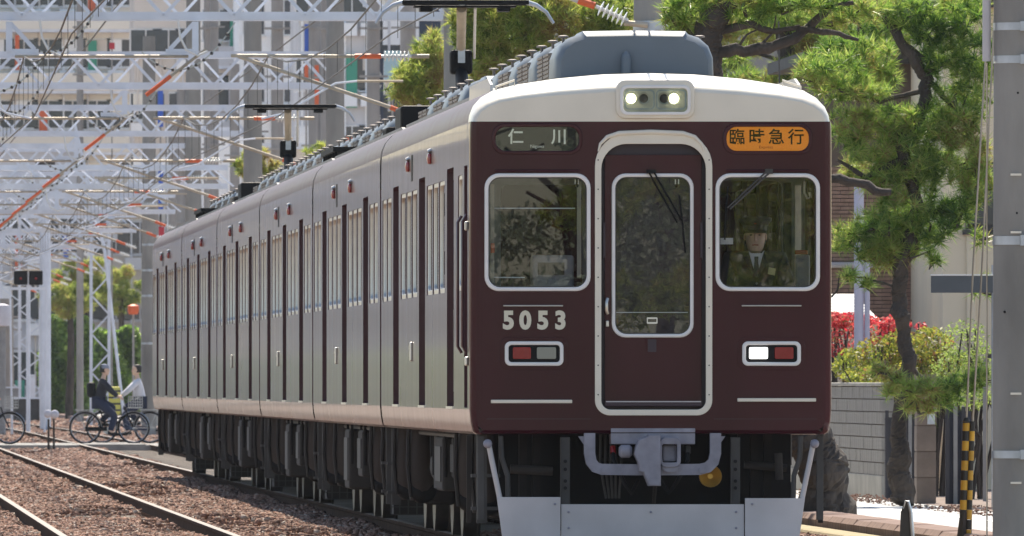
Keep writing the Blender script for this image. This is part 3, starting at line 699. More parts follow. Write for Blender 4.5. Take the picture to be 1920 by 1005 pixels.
def gantry(Y, label, xl=-2.2, xr=8.9, bz=6.5, depth=.54, drops=True, seed=0, beams=True):
    t = empty('lattice_gantry', (0, Y, 0), 0, label, 'gantry', 'lattice gantries over the tracks'); r2 = random.Random(seed)
    if beams:
        for z in (bz, bz+depth):
            for yy in (0, .45):
                mb = MB(); mb.box(xl, xr, yy-.01, yy+.01, z-.05, z+.06); mb.box(xl, xr, yy-.07 if yy else yy, yy if yy else yy+.07, z-.06, z-.045)
                mb.build('chord', M['gantry'], t)
        x = xl
        while x < xr-.6:
            link('brace', brace, None, t, (x, .0, bz)); link('brace', brace2, None, t, (x+.5, .0, bz))
            x += 1.0
        x = xl+.25; mb = MB()
        while x < xr-.6:
            mb.bar((x,.45,bz),(x+.5,.45,bz+depth),.04); mb.bar((x+.5,.45,bz+depth),(x+1,.45,bz),.04); mb.bar((x,0,bz),(x+.5,.45,bz),.035); x += 1.0
        mb.build('rear_lacing', M['gantry'], t)
        MB().box(xl-.2, xl+.2, .05, .4, -.3, bz+depth).build('left_column', M['gantry'], t)
    if drops:
        for x, s in ((2.62, 1), (5.25, -1)):
            mb = MB(); mb.bar((x,-.03,bz-.08),(x,-.03,bz-.5),.09); mb.bar((x+s*.02,-.03,bz-.1),(x+s*.36,-.03,bz-.47),.06); mb.bar((x-.03,-.03,bz-.5),(x+s*.42,-.03,bz-.5),.07)
            mb.build('drop_bracket', M['gantry'], t)
    # cantilever arm of the near track from the right pole, with sleeve and insulator
    za = 5.93
    cx = 6.28
    MB().tube([(xr-.2,-.1,za),(xr-.45,-.1,za)], .03, 8).build('pole_bracket', M['pipe'], t, smooth=True)
    insulator(t, (xr-.45,-.1,za), (-1,0,0))
    MB().tube([(xr-.88,-.1,za),(xr-1.25,-.1,za)], .036, 8).build('sleeve', M['orangeins'], t, smooth=True)
    MB().tube([(xr-1.25,-.1,za),(xr-3.0,-.1,za+.01)], .024, 8).build('top_tube', M['pipe'], t, smooth=True)
    MB().tube([(xr-2.9,-.1,za),(xr-.75,-.1,za-.72)], .026, 8).build('stay_tube', M['pipe'], t, smooth=True)
    MB().tube([(xr-.75,-.1,za-.72),(xr-.5,-.1,za-.82)], .034, 8).build('sleeve', M['orangeins'], t, smooth=True)
    insulator(t, (xr-.5,-.1,za-.82), (1,0,-.34), 5, .06)
    # registration arms, curved
    for x, s in ((cx, 1), (2.83, -1)):
        pts = [(x-.1*s,-.1,5.05),(x+.25*s,-.1,5.13),(x+.6*s,-.1,5.35),(x+.95*s,-.1,5.55),(x+1.25*s,-.1,5.58)]
        MB().tube(pts, .016, 6).build('steady_arm', M['gantry'], t, smooth=True)
        MB().tube([(x+1.25*s,-.1,5.58),(x+1.9*s,-.1,5.58)], .018, 6).build('steady_tube', M['pipe'], t, smooth=True)
    # left track bracket hangs from the drop bracket
    zb = 5.93
    MB().tube([(2.7,-.1,zb),(4.0,-.1,zb+.0),(5.15,-.1,zb)], .022, 8).build('cross_tube', M['pipe'], t, smooth=True)
    MB().tube([(1.1,-.1,zb-.35),(2.4,-.1,zb+.02)], .022, 8).build('stay_tube', M['pipe'], t, smooth=True)
    MB().tube([(4.55,-.1,zb-.55),(4.9,-.1,zb-.28)], .03, 8).build('sleeve', M['orangeins'], t, smooth=True)
    MB().tube([(4.9,-.1,zb-.28),(5.4,-.1,zb+.1)], .022, 8).build('stay_tube', M['pipe'], t, smooth=True)
    # hanging jumper loops with beads
    for x0_, x1_, zt_, sg_ in ((4.5,5.8,6.35,.55),(1.9,3.2,6.0,.5),(2.9,3.8,bz-.05,.35)):
        pts = arc((x0_,.3,zt_-.35),(x1_,-.4,zt_+.05),sg_*.8,12); MB().tube(pts, .010, 5).build('jumper_wire', M['wirelight'], t, smooth=True)
        mb = MB()
        for k in range(2, 12, 1): mb.sphere(pts[k], .026, 6, 4)
        mb.build('beads', M['wire'], t)
    # curved pipe horns
    for x in (3.05, 5.0):
        MB().tube([(x,-.2,bz-.06),(x+.03,-.2,bz-.3),(x+.12,-.2,bz-.48),(x+.28,-.2,bz-.56),(x+.42,-.2,bz-.5)], .017, 6).build('horn_wire', M['insul'], t, smooth=True)
    return t
gl = ['nearest lattice gantry, its lower beam crossing the very top of the picture', 'second lattice gantry from the camera, its beams a tenth of the way down', 'third lattice gantry from the camera, above the second pantograph', 'fourth lattice gantry from the camera, hazy beams left of the second pantograph',
      'fifth lattice gantry from the camera, faint in the haze', 'sixth lattice gantry from the camera, faint beams above the rear cars', 'seventh lattice gantry from the camera, small and pale', 'eighth lattice gantry from the camera, pale above the signal', 'farthest lattice gantry, barely visible over the hedge']
GY = [219.5, 271, 323, 375, 425, 478, 530, 585, 650]
for i, Y in enumerate(GY): gantry(Y, gl[i], xl=-2.2 if Y < 450 else -1, xr=8.75 if Y < 450 else 9.4, seed=i, depth=.54 if i else .54)
for i, (Y, lb) in enumerate([(350,'added slim pale crossbeam gantry between the fourth and fifth tall lattice gantries'),(402,'added slim pale crossbeam gantry faint behind the second pantograph'),(452,'added slim pale crossbeam gantry above the last car roof'),(505,'added slim pale crossbeam gantry far down the line over the signal'),(558,'added slimmest far crossbeam gantry lost in the haze')]): gantry(Y, lb, xl=-2, xr=9.1, bz=5.75, depth=.42, drops=(i%2 == 0), seed=20+i)  # extra gantries, added so more pale lines brighten the washed-out distance
# bracket of the pole just behind the first car (partly above the frame)
tb = empty('cantilever_bracket', (0,168,0), 0, 'grey overhead line bracket with orange sleeve and white ribbed insulator above the train roof', 'bracket')
a = P(1190,48,168); b = P(1172,42,168); c = P(1108,12,168)
def L168(px,py): p = P(px,py,168); return (p.x, -.25, p.z)
MB().tube([L168(1212,48),L168(1168,44)], .032, 10).build('pole_bracket', M['pipe'], tb, smooth=True)
av = Vector(L168(1175,40)); bv = Vector(L168(1113,12)); insulator(tb, av, bv-av, 6, .085)
MB().tube([bv, L168(1082,2)], .040, 10).build('sleeve', M['orangeins'], tb, smooth=True)
MB().tube([L168(1084,3),L168(1000,-30)], .030, 8).build('top_tube', M['skirt'], tb, smooth=True)
for z in (48,):
    mb = MB(); p = P(1220,z,168); mb.lathe([(.18,-.05),(.19,-.05),(.19,.05),(.18,.05)], Matrix.Translation((p.x,0.0,p.z)), 24); mb.build('pole_clamp', M['band'], tb, smooth=True)
# bracket from the next pole carries an insulator behind the first pantograph: gantry pole at 219.5 already has one

# lattice masts far left
def mast(px, Y, w_, h, label, grp='lattice masts beyond the crossing'):
    x = P(px,0,Y).x; t = empty('lattice_mast', (x,Y,-.2), 0, label, 'mast', grp)
    for sx in (-1,1):
        for sy in (0,1): MB().box(sx*w_/2-.045, sx*w_/2+.045, sy*w_-.04, sy*w_+.04, 0, h).build('leg', M['gantry'], t)
    z = 0; k = 0
    while z < h-.6:
        MB().bar((-w_/2*(1 if k%2 else -1),-.02,z),(w_/2*(1 if k%2 else -1),-.02,z+.62),.05).build('brace', M['gantry'], t)
        z += .62; k += 1
    return t
mast(188, 500, .58, 8, 'pale lattice mast rising behind the cyclist in dark clothes')
mast(56, 600, .8, 9, 'pale lattice mast behind the black signal on the far left')
mast(20, 660, .8, 9, 'faint lattice mast at the left edge of the picture')
mast(308, 620, .8, 9, 'faint lattice mast seen over the last car')
# leaning guy with insulating wrap beside the mast
a = P(236,745,470); b = P(196,470,470)
gw = empty('guy_wire', (a.x,470,-.2), 0, 'pale leaning guy wire right of the lattice mast', 'guy wire')
MB().tube([(0,0,0),(b.x-a.x,0,b.z+.2),(b.x-a.x-.9,0,b.z+4)], .05, 6).build('wire', M['gantry'], gw, smooth=True)

# ------------------------------------------------------------------ overhead wires
def wire(name, pts, r, label, m='wire', cat='overhead wire'):
    return tag(MB().tube(pts, r, 5).build(name, M[m], smooth=True), label, cat)
for x, lb in ((6.28,'near track'), (2.83,'left track')):
    wire('contact_wire', [(x+(.15 if i%2 else -.15), y, 5.09) for i, y in enumerate([60,115,168,219.5,271,323,375,425,478,530,585,650])], .010, 'thin contact wire above the '+('maroon train' if x > 5 else 'empty left track'))
    pts = []
    for y0, y1 in zip([64,116,168,219.5,271,323,375,425,478,530,585],[116,168,219.5,271,323,375,425,478,530,585,650]):
        pts += [Vector((x, y0+(y1-y0)*k/6, 5.93-.45*4*(k/6)*(1-k/6))) for k in range(6)]
    wire('messenger_wire', pts, .012, 'sagging carrier wire above the '+('maroon train' if x > 5 else 'empty left track'))
    mb = MB()
    for k in range(118):
        y = 70+k*5; 
        seg_ = [64,116,168,219.5,271,323,375,425,478,530,585,650]
        for y0, y1 in zip(seg_, seg_[1:]):
            if y0 <= y < y1: u = (y-y0)/(y1-y0); mb.tube([(x,y,5.09),(x,y,5.93-.45*4*u*(1-u))], .005, 4, False)
    tag(mb.build('dropper_wires', M['wire']), kind='stuff')
wire('feeder_wire', [(8.3,60,7.6),(8.3,300,7.4),(8.3,650,7.5)], .014, 'feeder cable running high along the right poles')
wire('feeder_wire', [(4.6,60,7.3),(4.6,300,7.2),(4.6,650,7.3)], .014, 'feeder cable running over the space between both tracks')
# wires running across the top right (service drop)
wire('service_wire', [tuple(P(1460,40,190)), tuple(P(1462,200,190)), tuple(P(1490,330,190))], .01, 'thin service cable hanging among the pines')

# signal pair on the far left
s0 = P(53,522,430); sg = empty('railway_signal', (s0.x,430,-.2), 0, 'pair of black signal boxes with small red lamps on a post at the far left', 'signal')
for dx in (-.21,.21):
    bxx = MB().box(dx-.19,dx+.19,-.1,.1,s0.z+.02,s0.z+.42).build('signal_head', M['black'], sg, bevel=.03)
    MB().sphere((dx,-.11,s0.z+.2),.035).build('red_lamp', emis('red_signal', (1,.05,.03), .02, (.25,.02,.02)), bxx)
MB().tube([(0,0,0),(0,0,s0.z+.05)], .06, 10).build('post', M['gantry'], sg, smooth=True)
MB().box(-.5,.5,-.03,.03,s0.z-.12,s0.z-.04).build('cross_arm', M['gantry'], sg)
for dx in (-.5,.5): MB().tube([(dx,0,s0.z-.1),(dx*.9,0,.1)], .03, 6).build('brace', M['gantry'], sg, smooth=True)
# speaker horn on a post above (dark funnel)
s1 = P(85,310,470); hn = empty('loudspeaker_post', (s1.x,470,-.2), 0, 'tall post topped by a dark grey funnel at the far left', 'post')
MB().tube([(0,0,0),(0,0,s1.z)], .17, 10).build('post', M['gantry'], hn, smooth=True)
MB().lathe([(.17,-.35),(.22,-.2),(.30,0),(.30,.12),(.05,.14)], Matrix.Translation((0,-.02,s1.z+.2)), 14).build('funnel', M['under3'], hn, smooth=True)
# dwarf marker with white twin heads
s2 = P(96,835,322); dw = empty('dwarf_marker', (s2.x,322,-.15), 0, 'low post with white rounded twin heads beside the left track', 'marker post')
for dx in (-.055,.055): MB().tube([(dx,0,.0),(dx,0,.72)], .022, 8).build('post', M['bark'], dw, smooth=True)
MB().sphere((-.07,0,.83),.085,12,8,(1,.6,1)).build('head', M['whitecloth'], dw, smooth=True)
MB().sphere((.07,-.01,.82),.095,12,8,(1,.6,.95)).build('head', M['whitecloth'], dw, smooth=True)
MB().box(-.18,.18,-.15,.15,-.1,.1).build('base', M['under'], dw, bevel=.02)
# orange sign cube above the tail
s3 = P(250,578,520); og = empty('warning_sign', (s3.x,520,-.2), 0, 'orange warning box on a thin post near the train tail', 'sign')
MB().tube([(0,0,0),(0,0,s3.z+.1)], .04, 8).build('post', M['concrete2'], og, smooth=True)
MB().lathe([(.15,0),(.19,.1),(.19,.28),(.05,.34)], Matrix.Translation((0,0,s3.z)), 10).build('orange_hood', M['orangeins'], og, smooth=True)
# ------------------------------------------------------------------ the train
CX, CY = 6.28, 118.0
fx = lambda px: (px-1220)/247
fz = lambda py: 1.32+(718-py)/247
def prr(px0, px1, py0, py1, r, n=6): return rr(fx(px0), fx(px1), fz(py1), fz(py0), r/247, n)
def rr4(x0, x1, z0, z1, rt, rb, n=8):
    pts = []
    for cx, cz, a0, r in ((x1-rt, z1-rt, 0, rt), (x0+rt, z1-rt, 90, rt), (x0+rb, z0+rb, 180, rb), (x1-rb, z0+rb, 270, rb)):
        for k in range(n+1):
            a = R(a0+90*k/n); pts.append((cx+r*math.cos(a), cz+r*math.sin(a)))
    return pts
ROOFP = [(1.371,3.304),(1.362,3.36),(1.333,3.43),(1.275,3.495),(1.18,3.55),(1.0,3.595),(.7,3.64),(.35,3.672),(0,3.682)]
ROOFP = ROOFP+[(-x,z) for x,z in ROOFP[-2::-1]]
LOW = [(1.325,.93),(1.352,.95),(1.368,1.03),(1.375,1.12)]
UPP = [(1.375,3.02),(1.375,3.14),(1.3745,3.24),(1.371,3.304)]
DOORS = [3.65, 9.4, 15.2]
WINS = [(4.72,5.86),(5.98,7.12),(7.24,8.38),(10.42,11.56),(11.68,12.82),(12.94,14.08),(16.25,17.3),(17.42,18.4)]
WINF = [(.55,1.55),(1.67,2.67)]
ZW0, ZW1 = 2.03, 2.92
LEN = 18.7
def inset(p, d):          # shrink a body section towards the inside
    x, z = p; return (x-math.copysign(d, x), z+(d if z < 1.05 else 0))
def car_shell(t, lead):
    y0 = .08 if lead else .02
    mb = MB()
    for s in (-1, 1):
        lo = [(x*s, z) for x, z in LOW]; up = [(x*s, z) for x, z in UPP]
        mb.loft([[(x,y0,z) for x,z in lo], [(x,LEN,z) for x,z in lo]], flip=(s > 0))
        mb.loft([[(x,y0,z) for x,z in up], [(x,LEN,z) for x,z in up]], flip=(s > 0))
    mb.box(-1.325,1.325,y0,LEN,.93,.97)
    mb.build('lower_body', M['maroon_side'], t, smooth=True)
    wins = WINS if lead else WINF+WINS
    holes = [rr(a,b,ZW0,ZW1,.07,4) for a,b in wins]+[rr(c-.65,c+.65,1.13,3.0,.03,2) for c in DOORS]
    hl = holes+([rr(.42,1.02,1.13,2.98,.03,2), rr(1.35,2.15,ZW0,ZW1,.06,4)] if lead else [])
    outer = [(y0,1.12),(LEN,1.12),(LEN,3.02),(y0,3.02)]
    splate([outer]+hl, .05, -1.35).build('side_panel', M['maroon_side'], t)
    splate([outer]+hl, .05, 1.35).build('side_panel', M['maroon_side'], t)
    MB().box(-1.33,1.33,LEN-.04,LEN,.98,3.3).build('end_wall', M['maroon'], t)
    if not lead: MB().box(-1.33,1.33,.02,.06,.98,3.3).build('end_wall', M['maroon'], t)
    wl = list(wins)+([(1.35,2.15)] if lead else [])
    far = MB()
    for a,b in wl:
        f = splate([rr(a,b,ZW0,ZW1,.07,5), rr(a+.035,b-.035,ZW0+.04,ZW1-.035,.05,5)], .03, -1.352, .004).build('window_frame', M['silver'], t, smooth=True)
        splate([rr(a+.03,b-.03,ZW0+.03,ZW1-.03,.05,5)], .008, -1.350).build('pane', M['glassside'], f)
        far.mesh(splate([rr(a,b,ZW0,ZW1,.07,2)], .01, 1.345).data('x'))
    for c in DOORS:
        for s in (-1,1):
            a, b = (c-.645, c-.005) if s < 0 else (c+.005, c+.645)
            d = splate([[(a,1.14),(b,1.14),(b,2.99),(a,2.99)], rr(a+.13,b-.13,ZW0,ZW1-.02,.06,4)], .03, -1.305).build('door', M['maroon_side'], t)
            splate([rr(a+.128,b-.128,ZW0,ZW1-.02,.06,4), rr(a+.155,b-.155,ZW0+.03,ZW1-.05,.04,4)], .035, -1.307).build('window_frame', M['silver'], d, smooth=True)
            splate([rr(a+.14,b-.14,ZW0+.01,ZW1-.03,.05,4)], .008, -1.303).build('pane', M['glassside'], d)
        far.box(1.34,1.35,c-.65,c+.65,1.13,3.0)
        MB().box(-1.385,-1.30,c-.64,c+.66,1.118,1.136).build('door_sill', M['silver'], t)
    far.build('far_side_glazing', M['glassside'], t)
    inn = MB(); inn.box(-1.3,1.3,2.2,LEN-.1,1.02,1.06); inn.box(-1.3,1.3,2.2,LEN-.1,3.1,3.14)
    for a,b in ((4.6,8.5),(10.3,14.2),(16.1,18.4)):
        for s in (-1,1): inn.box(min(s*.85,s*1.29), max(s*.85,s*1.29), a, b, 1.25, 1.45); inn.box(min(s*1.2,s*1.29), max(s*1.2,s*1.29), a, b, 1.45, 1.9)
    inn.build('interior', M['liner'], t)
    for y in (7.5,12.2):
        m2 = Matrix.Translation((-1.385,y,3.13)) @ Matrix.Diagonal((.45,.8,1,1))
        lm = MB(); lm.lathe([(.02,-.045),(.045,-.038),(.06,0),(.045,.038),(.02,.045)], m2, 14); lm.build('side_lamp', M['redlamp'], t, smooth=True)
        MB().tube([(-1.372,y,3.20),(-1.40,y,3.185)], .02, 8).build('lamp_cap', M['silver'], t, smooth=True)
    MB().box(-1.378,-1.37,11.40,11.72,3.00,3.22).build('vent_slot', M['black'], t, bevel=.01)
    MB().box(-1.395,-1.372,11.5,11.62,1.50,1.66).build('door_cock', M['silver'], t, bevel=.01)
    MB().box(-1.400,-1.372,11.52,11.60,1.60,1.63).build('door_cock', M['silver'], t)
def roof(t, lead):
    mb = MB(); y0 = .4 if lead else .02
    mb.loft([[(x,y0,z) for x,z in ROOFP],[(x,LEN,z) for x,z in ROOFP]])
    mb.add([(x,LEN,z) for x,z in ROOFP], [tuple(range(len(ROOFP)))])
    if not lead: mb.add([(x,y0,z) for x,z in ROOFP], [tuple(reversed(range(len(ROOFP))))])
    mb.f = [f[::-1] for f in mb.f]
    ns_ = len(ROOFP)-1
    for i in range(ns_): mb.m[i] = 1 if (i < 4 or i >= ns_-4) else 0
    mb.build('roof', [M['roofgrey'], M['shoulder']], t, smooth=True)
    for s in (-1,1):
        mb = MB(); ya = .75 if lead else .1
        mb.add([(s*1.16,ya,3.50),(s*1.16,LEN-.1,3.50),(s*1.16,LEN-.1,3.665),(s*1.16,ya+.6,3.665),(s*1.16,ya+.25,3.64),
                (s*1.13,ya,3.50),(s*1.13,LEN-.1,3.50),(s*1.13,LEN-.1,3.665),(s*1.13,ya+.6,3.665),(s*1.13,ya+.25,3.64)],
               [(0,1,2,3,4),(9,8,7,6,5),(0,4,9,5),(4,3,8,9),(3,2,7,8),(2,1,6,7)])
        hi = lambda z: z-.080
        mb.v = [(x,y,hi(z)) if z > 3.6 else (x,y,z) for x,y,z in mb.v]
        mb.build('roof_edge_riser', M['roofgrey'], t)
        if lead:
            cr_ = MB(); cr_.loft([[(s*1.165,.75,3.5),(s*1.165,.80,3.60),(s*1.165,1.3,3.655),(s*1.165,4.6,3.655),(s*1.165,4.7,3.5)],[(s*1.185,.75,3.5),(s*1.185,.80,3.60),(s*1.185,1.3,3.655),(s*1.185,4.6,3.655),(s*1.185,4.7,3.5)]], cap0=True, cap1=True, closed=True)
            cr_.build('roof_edge_riser', M['cream'], t)
M['roofcream'] = mat('weathered_cream_roof', (.55,.52,.45), .35, 0, .12, 2, .08, 1.2, coat=.3, stretch=(1,1,.3), dist=.01)
ACP = [(.60,3.60),(.618,3.64),(.610,3.84),(.575,3.93),(.50,3.995),(.42,4.02),(.40,4.045),(0,4.052)]
ACP = ACP+[(-x,z) for x,z in ACP[-2::-1]]
def ac_mesh():
    mb = MB(); sec = lambda y, k, dz=0: [(x*k, y, z+dz*(z-3.6)) for x,z in ACP]
    mb.loft([sec(0,.93,-.10),sec(.03,.975,-.04),sec(.10,1,0),sec(1.05,1,0),sec(1.12,.93,-.02),sec(3.35,.93,-.02),sec(3.42,.90,-.05)], cap0=True, cap1=True)
    mb.f = [f[::-1] for f in mb.f]
    return mb.data('ac_unit', True, 35)
ACM = ac_mesh(); ACM.materials.append(M['acblue'])
GRM = MB(); GRM.box(0,.02,0,.9,0,.24)
for k in range(7): GRM.box(-.012,0,.02,.88,.02+k*.033,.04+k*.033)
GRM = GRM.data('grille'); M['grille'] = mat('brown_grey_grille', (.24,.205,.18), .6, .3, .2, 20); GRM.materials.append(M['grille'])
M['lug'] = mat('dull_lug_metal', (.22,.19,.17), .5, .3)
LUG = MB().lathe([(.012,0),(.012,.045),(.042,.05),(.042,.062),(.02,.067)], None, 12).data('lifting_lug', True); LUG.materials.append(M['lug'])
def acs(t, ys):
    for y in ys:
        a = link('ac_unit', ACM, None, t, (0,y,0))
        for k in (1.22, 2.28):
            for s in (-1,1): link('grille', GRM, None, a, ((-.600 if s < 0 else .580), k, 3.66))
        for k in (.5, 2.2):
            for s in (-1,1): link('lifting_lug', LUG, None, a, (s*.53, k, 3.955))
def bogie(t, y):
    b = MB()
    for s in (-1,1):
        b.box(s*1.02-.07,s*1.02+.07,y-1.45,y+1.45,.52,.70); b.box(s*1.02-.10,s*1.02+.10,y-.35,y+.35,.30,.62)
    b.box(-.95,.95,y-.22,y+.22,.45,.72); o = b.build('bogie', M['bogie'], t, bevel=.02)
    for dy in (-1.05,1.05):
        MB().tube([(-.75,y+dy,.43),(.75,y+dy,.43)], .08, 10).build('axle', M['wheel'], o, smooth=True)
        for s in (-1,1):
            MB().lathe([(.10,-.09),(.10,-.06),(.30,-.05),(.36,-.065),(.43,-.065),(.43,.05),(.46,.062),(.46,.08),(.36,.085),(.30,.03),(.1,.05)], Matrix.Translation((s*.76,y+dy,.43)) @ Matrix.Rotation(R(-90*s),4,'Y'), 28).build('wheel', M['wheel'], o, smooth=True)
            MB().box(s*1.02-.13,s*1.02+.13,y+dy-.17,y+dy+.17,.28,.58).build('axle_box', M['under2'], o, bevel=.03)
            MB().tube([(s*1.16,y+dy,.43),(s*1.19,y+dy,.43)], .13, 14).build('axle_cover', M['under3'], o, smooth=True)
            MB().tube([(s*1.02,y+dy-.3,.6),(s*1.02,y+dy-.3,.86)], .09, 10).build('spring', M['under2'], o, smooth=True)
    for s in (-1,1): MB().tube([(s*1.0,y,.68),(s*1.0,y,.92)], .25, 16).build('air_spring', M['under'], o, smooth=True)
M['brownmetal'] = mat('brown_dust_metal', (.038,.027,.021), .8, 0, .35, 3)
def under(t, seed, lead=False):
    r2 = random.Random(seed)
    bogie(t, 2.9); bogie(t, 15.85)
    MB().box(-.9,.9,.3 if not lead else 1.3,LEN-.2,.74,.93).build('underframe', M['under'], t)
    y = 4.9
    kinds = ['control_box','air_tank','resistor_box','control_box','mesh_box','air_tank','control_box','compressor']
    i = seed
    while y < 13.2:
        k = kinds[i % len(kinds)]; i += 1
        L = r2.uniform(.7,1.5); zb = r2.uniform(.20,.58); xo = -1.30+r2.uniform(0,.28)
        if k == 'air_tank':
            o = MB(); o.tube([(xo+.22,y,.62),(xo+.22,y+.06,.62),(xo+.22,y+L-.06,.62),(xo+.22,y+L,.62)], [.12,.21,.21,.12], 18); o.build(k, M['under2'], t, smooth=True, ang=50)
        elif k == 'mesh_box':
            o = MB().box(xo+.03,xo+.7,y,y+L,zb-.1,.88).build(k, M['under2'], t)
            g = MB()
            for q in range(9): g.box(xo+.0,xo+.72,y-.015,y-.008,zb-.1+q*.07,zb-.09+q*.07)
            for q in range(10): g.box(xo+.0+q*.079,xo+.012+q*.079,y-.012,y-.005,zb-.1,.88)
            g.build('wire_mesh', M['under3'], o)
        elif k == 'resistor_box':
            o = MB().box(xo,xo+.6,y,y+L,zb,.88).build(k, M['under'], t, bevel=.02)
            g = MB()
            for q in range(8): g.box(xo-.015,xo,y+.05+q*(L-.1)/8,y+.02+(q+.7)*(L-.1)/8,zb+.05,.82)
            g.build('fins', M['under3'], o)
        else:
            o = MB().box(xo,xo+.62,y,y+L,zb,.88).build(k, M['under3' if r2.random() < .4 else 'under2'], t, bevel=.025)
            MB().box(xo-.012,xo,y+.1,y+L-.1,zb+.08,.80).build('lid', M['under3'], o)
        for q in (0, L): MB().tube([(xo+.03,y+q,.55),(xo+.03,y+q,.94)], .014, 6).build('hanger', M['under'], t)
        y += L+r2.uniform(.08,.25)
    for y in (1.35,4.35,14.3,17.5):
        MB().tube([(-1.19,y,.93),(-1.20,y,.70),(-1.19,y,.48),(-1.17,y,.40)], [.09,.105,.11,.09], 12).build('damper_cover', M['brownmetal'], t, smooth=True)
        MB().sphere((-1.18,y-.02,.40), .115, 14, 8, (1,.6,.9)).build('damper_boot', M['black'], t, smooth=True)
        MB().tube([(-1.30,y-.04,.93),(-1.31,y-.05,.62),(-1.28,y-.04,.35)], .018, 6).build('hose', M['under2'], t, smooth=True)
    for y in (.55,18.2):
        MB().box(-1.30,-1.22,y,y+.06,.25,.93).build('step_ladder', M['under3'], t)
        for q in (.35,.6): MB().box(-1.34,-1.12,y-.02,y+.10,q,q+.025).build('step', M['under3'], t)
    MB().tube([(-1.2,4.2,.90),(-1.2,14.5,.90)], .022, 6).build('pipe_run', M['under3'], t)
    MB().box(-.45,.45,LEN,LEN+.34,1.0,2.95).build('gangway_bellows', M['black'], t)
    MB().box(-.12,.12,LEN-.3,LEN+.34,.72,.92).build('drawbar', M['coupler'], t)

def pantograph(t, y):
    z0 = 3.70
    base = MB(); base.box(-.55,.55,y-.5,y-.42,z0+.1,z0+.17); base.box(-.55,.55,y+.42,y+.5,z0+.1,z0+.17)
    for s in (-1,1): base.box(s*.55-.04,s*.55+.04,y-.9,y+.9,z0+.1,z0+.17)
    p = base.build('pantograph', M['black'], t); up_ = .065
    for sx in (-1,1):
        for sy in (-1,1): MB().lathe([(.03,0),(.07,.02),(.03,.04),(.07,.06),(.03,.08),(.03,.1)], Matrix.Translation((sx*.55,y+sy*.7,z0)), 10).build('insulator', M['insul'], p, smooth=True)
    kz = 4.52; ky = y+.75
    MB().tube([(0,y-.3,z0+.15),(0,ky,kz-.1)], [.085,.06], 10).build('lower_arm', M['black'], p, smooth=True)
    MB().box(-.11,.11,ky-.12,ky+.12,kz-.16,kz+.08).build('knee_joint', M['black'], p, bevel=.03)
    MB().box(-.035,.035,ky-.14,ky-.12,kz-.05,kz+.10).build('knee_plate', M['band'], p)
    MB().tube([(.13,ky,kz),(.10,y-.2,4.99)], .014, 6).build('guide_rod', M['insul'], p, smooth=True)
    MB().tube([(0,ky,kz+.05),(-.03,y-.15,4.99)], [.045,.05], 10).build('upper_arm', M['pipe'], p, smooth=True)
    hb = MB()
    for dy in (-.2,.2): hb.box(-.62,.62,y-.15+dy-.02,y-.15+dy+.02,4.955+.065,5.065)
    hb.box(-.5,.5,y-.3,y,4.995,5.015)
    for s in (-.38,.38): hb.box(s-.06,s+.06,y-.3,y+.02,4.955,5.015)
    hd = hb.build('head', M['black'], p, bevel=.008)
    for s in (-1,1):
        MB().tube([(s*.6,y-.15,5.05),(s*.70,y-.15,5.02),(s*.80,y-.15,4.95),(s*.87,y-.15,4.84)], [.026,.022,.018,.014], 8).build('horn', M['band'], hd, smooth=True)

lead = empty('train_car', (CX,CY,0), 0, 'lead train car with maroon cab front, white framed windows and number 5053', 'train car', 'cars of the maroon train')
EMP = {}
car_shell(lead, True); roof(lead, True); under(lead, 0, True)
acs(lead, [2.35, 5.95, 9.55, 13.15])
# front: corner rounding strips and cab front plate
secs = [(0,.050),(.008,.030),(.026,.012),(.05,.003),(.08,0)]
FULL = LOW+UPP
cb = MB()
for s in (-1,1): cb.loft([[((x-d)*s, y, z) for x,z in FULL] for y,d in secs], flip=(s > 0))
cb.loft([[(x*(1-d/1.3),y,.93+ (d*.6)) for x in (-1.325,1.325)] for y,d in secs])
cb.build('corner_post', M['maroon'], lead, smooth=True)
fo = [(1.275,.985),(1.255,.965),(1.2,.955),(-1.2,.955),(-1.255,.965),(-1.275,.985),(-1.302,.96+.02),(-1.325,1.10),(-1.325,3.02),(-1.306,3.24),(-1.295,3.304),(1.295,3.304),(1.306,3.24),(1.325,3.02),(1.325,1.10),(1.302,.98)]
fo = [(1.325,1.08),(1.322,1.03),(1.305,.985),(1.27,.962),(-1.27,.962),(-1.305,.985),(-1.322,1.03),(-1.325,1.08),(-1.325,3.02),(-1.3245,3.24),(-1.321,3.304),(1.321,3.304),(1.3245,3.24),(1.325,3.02)]
dro = rr4(fx(1124), fx(1326), fz(773), fz(262), .22, .09)
fplate([fo, prr(914,1101,331,541,24), prr(1347,1531,331,541,24), dro, prr(926,1088,236,285,18), prr(1360,1518,236,285,18)], .04, 0).build('front_panel', M['maroon'], lead)
MB().loft([[(x,y,z) for x in (-1.27,1.27)] for y,z in ((0,.962),(.01,.945),(.03,.932),(.3,.928))]).build('bottom_roll', M['maroon'], lead, smooth=True)
# cream front cap
def ring(y, h, k): return [(x*k*(1 if z < 3.5 else 1), y, 3.304+(z-3.304)*h) for x,z in ROOFP]
cap = MB()
cap.loft([ring(0,.60,.963),ring(.008,.655,.972),ring(.03,.72,.982),(ring(.07,.785,.990)),ring(.13,.85,.996),ring(.22,.915,1),ring(.32,.965,1),ring(.42,1.0,1)])
n0 = len(ROOFP); cap.add(ring(0,.60,.963), [tuple(range(n0))]); cap.f = [f[::-1] for f in cap.f]
cap.build('cream_front_cap', M['cream'], lead, smooth=True, ang=70)
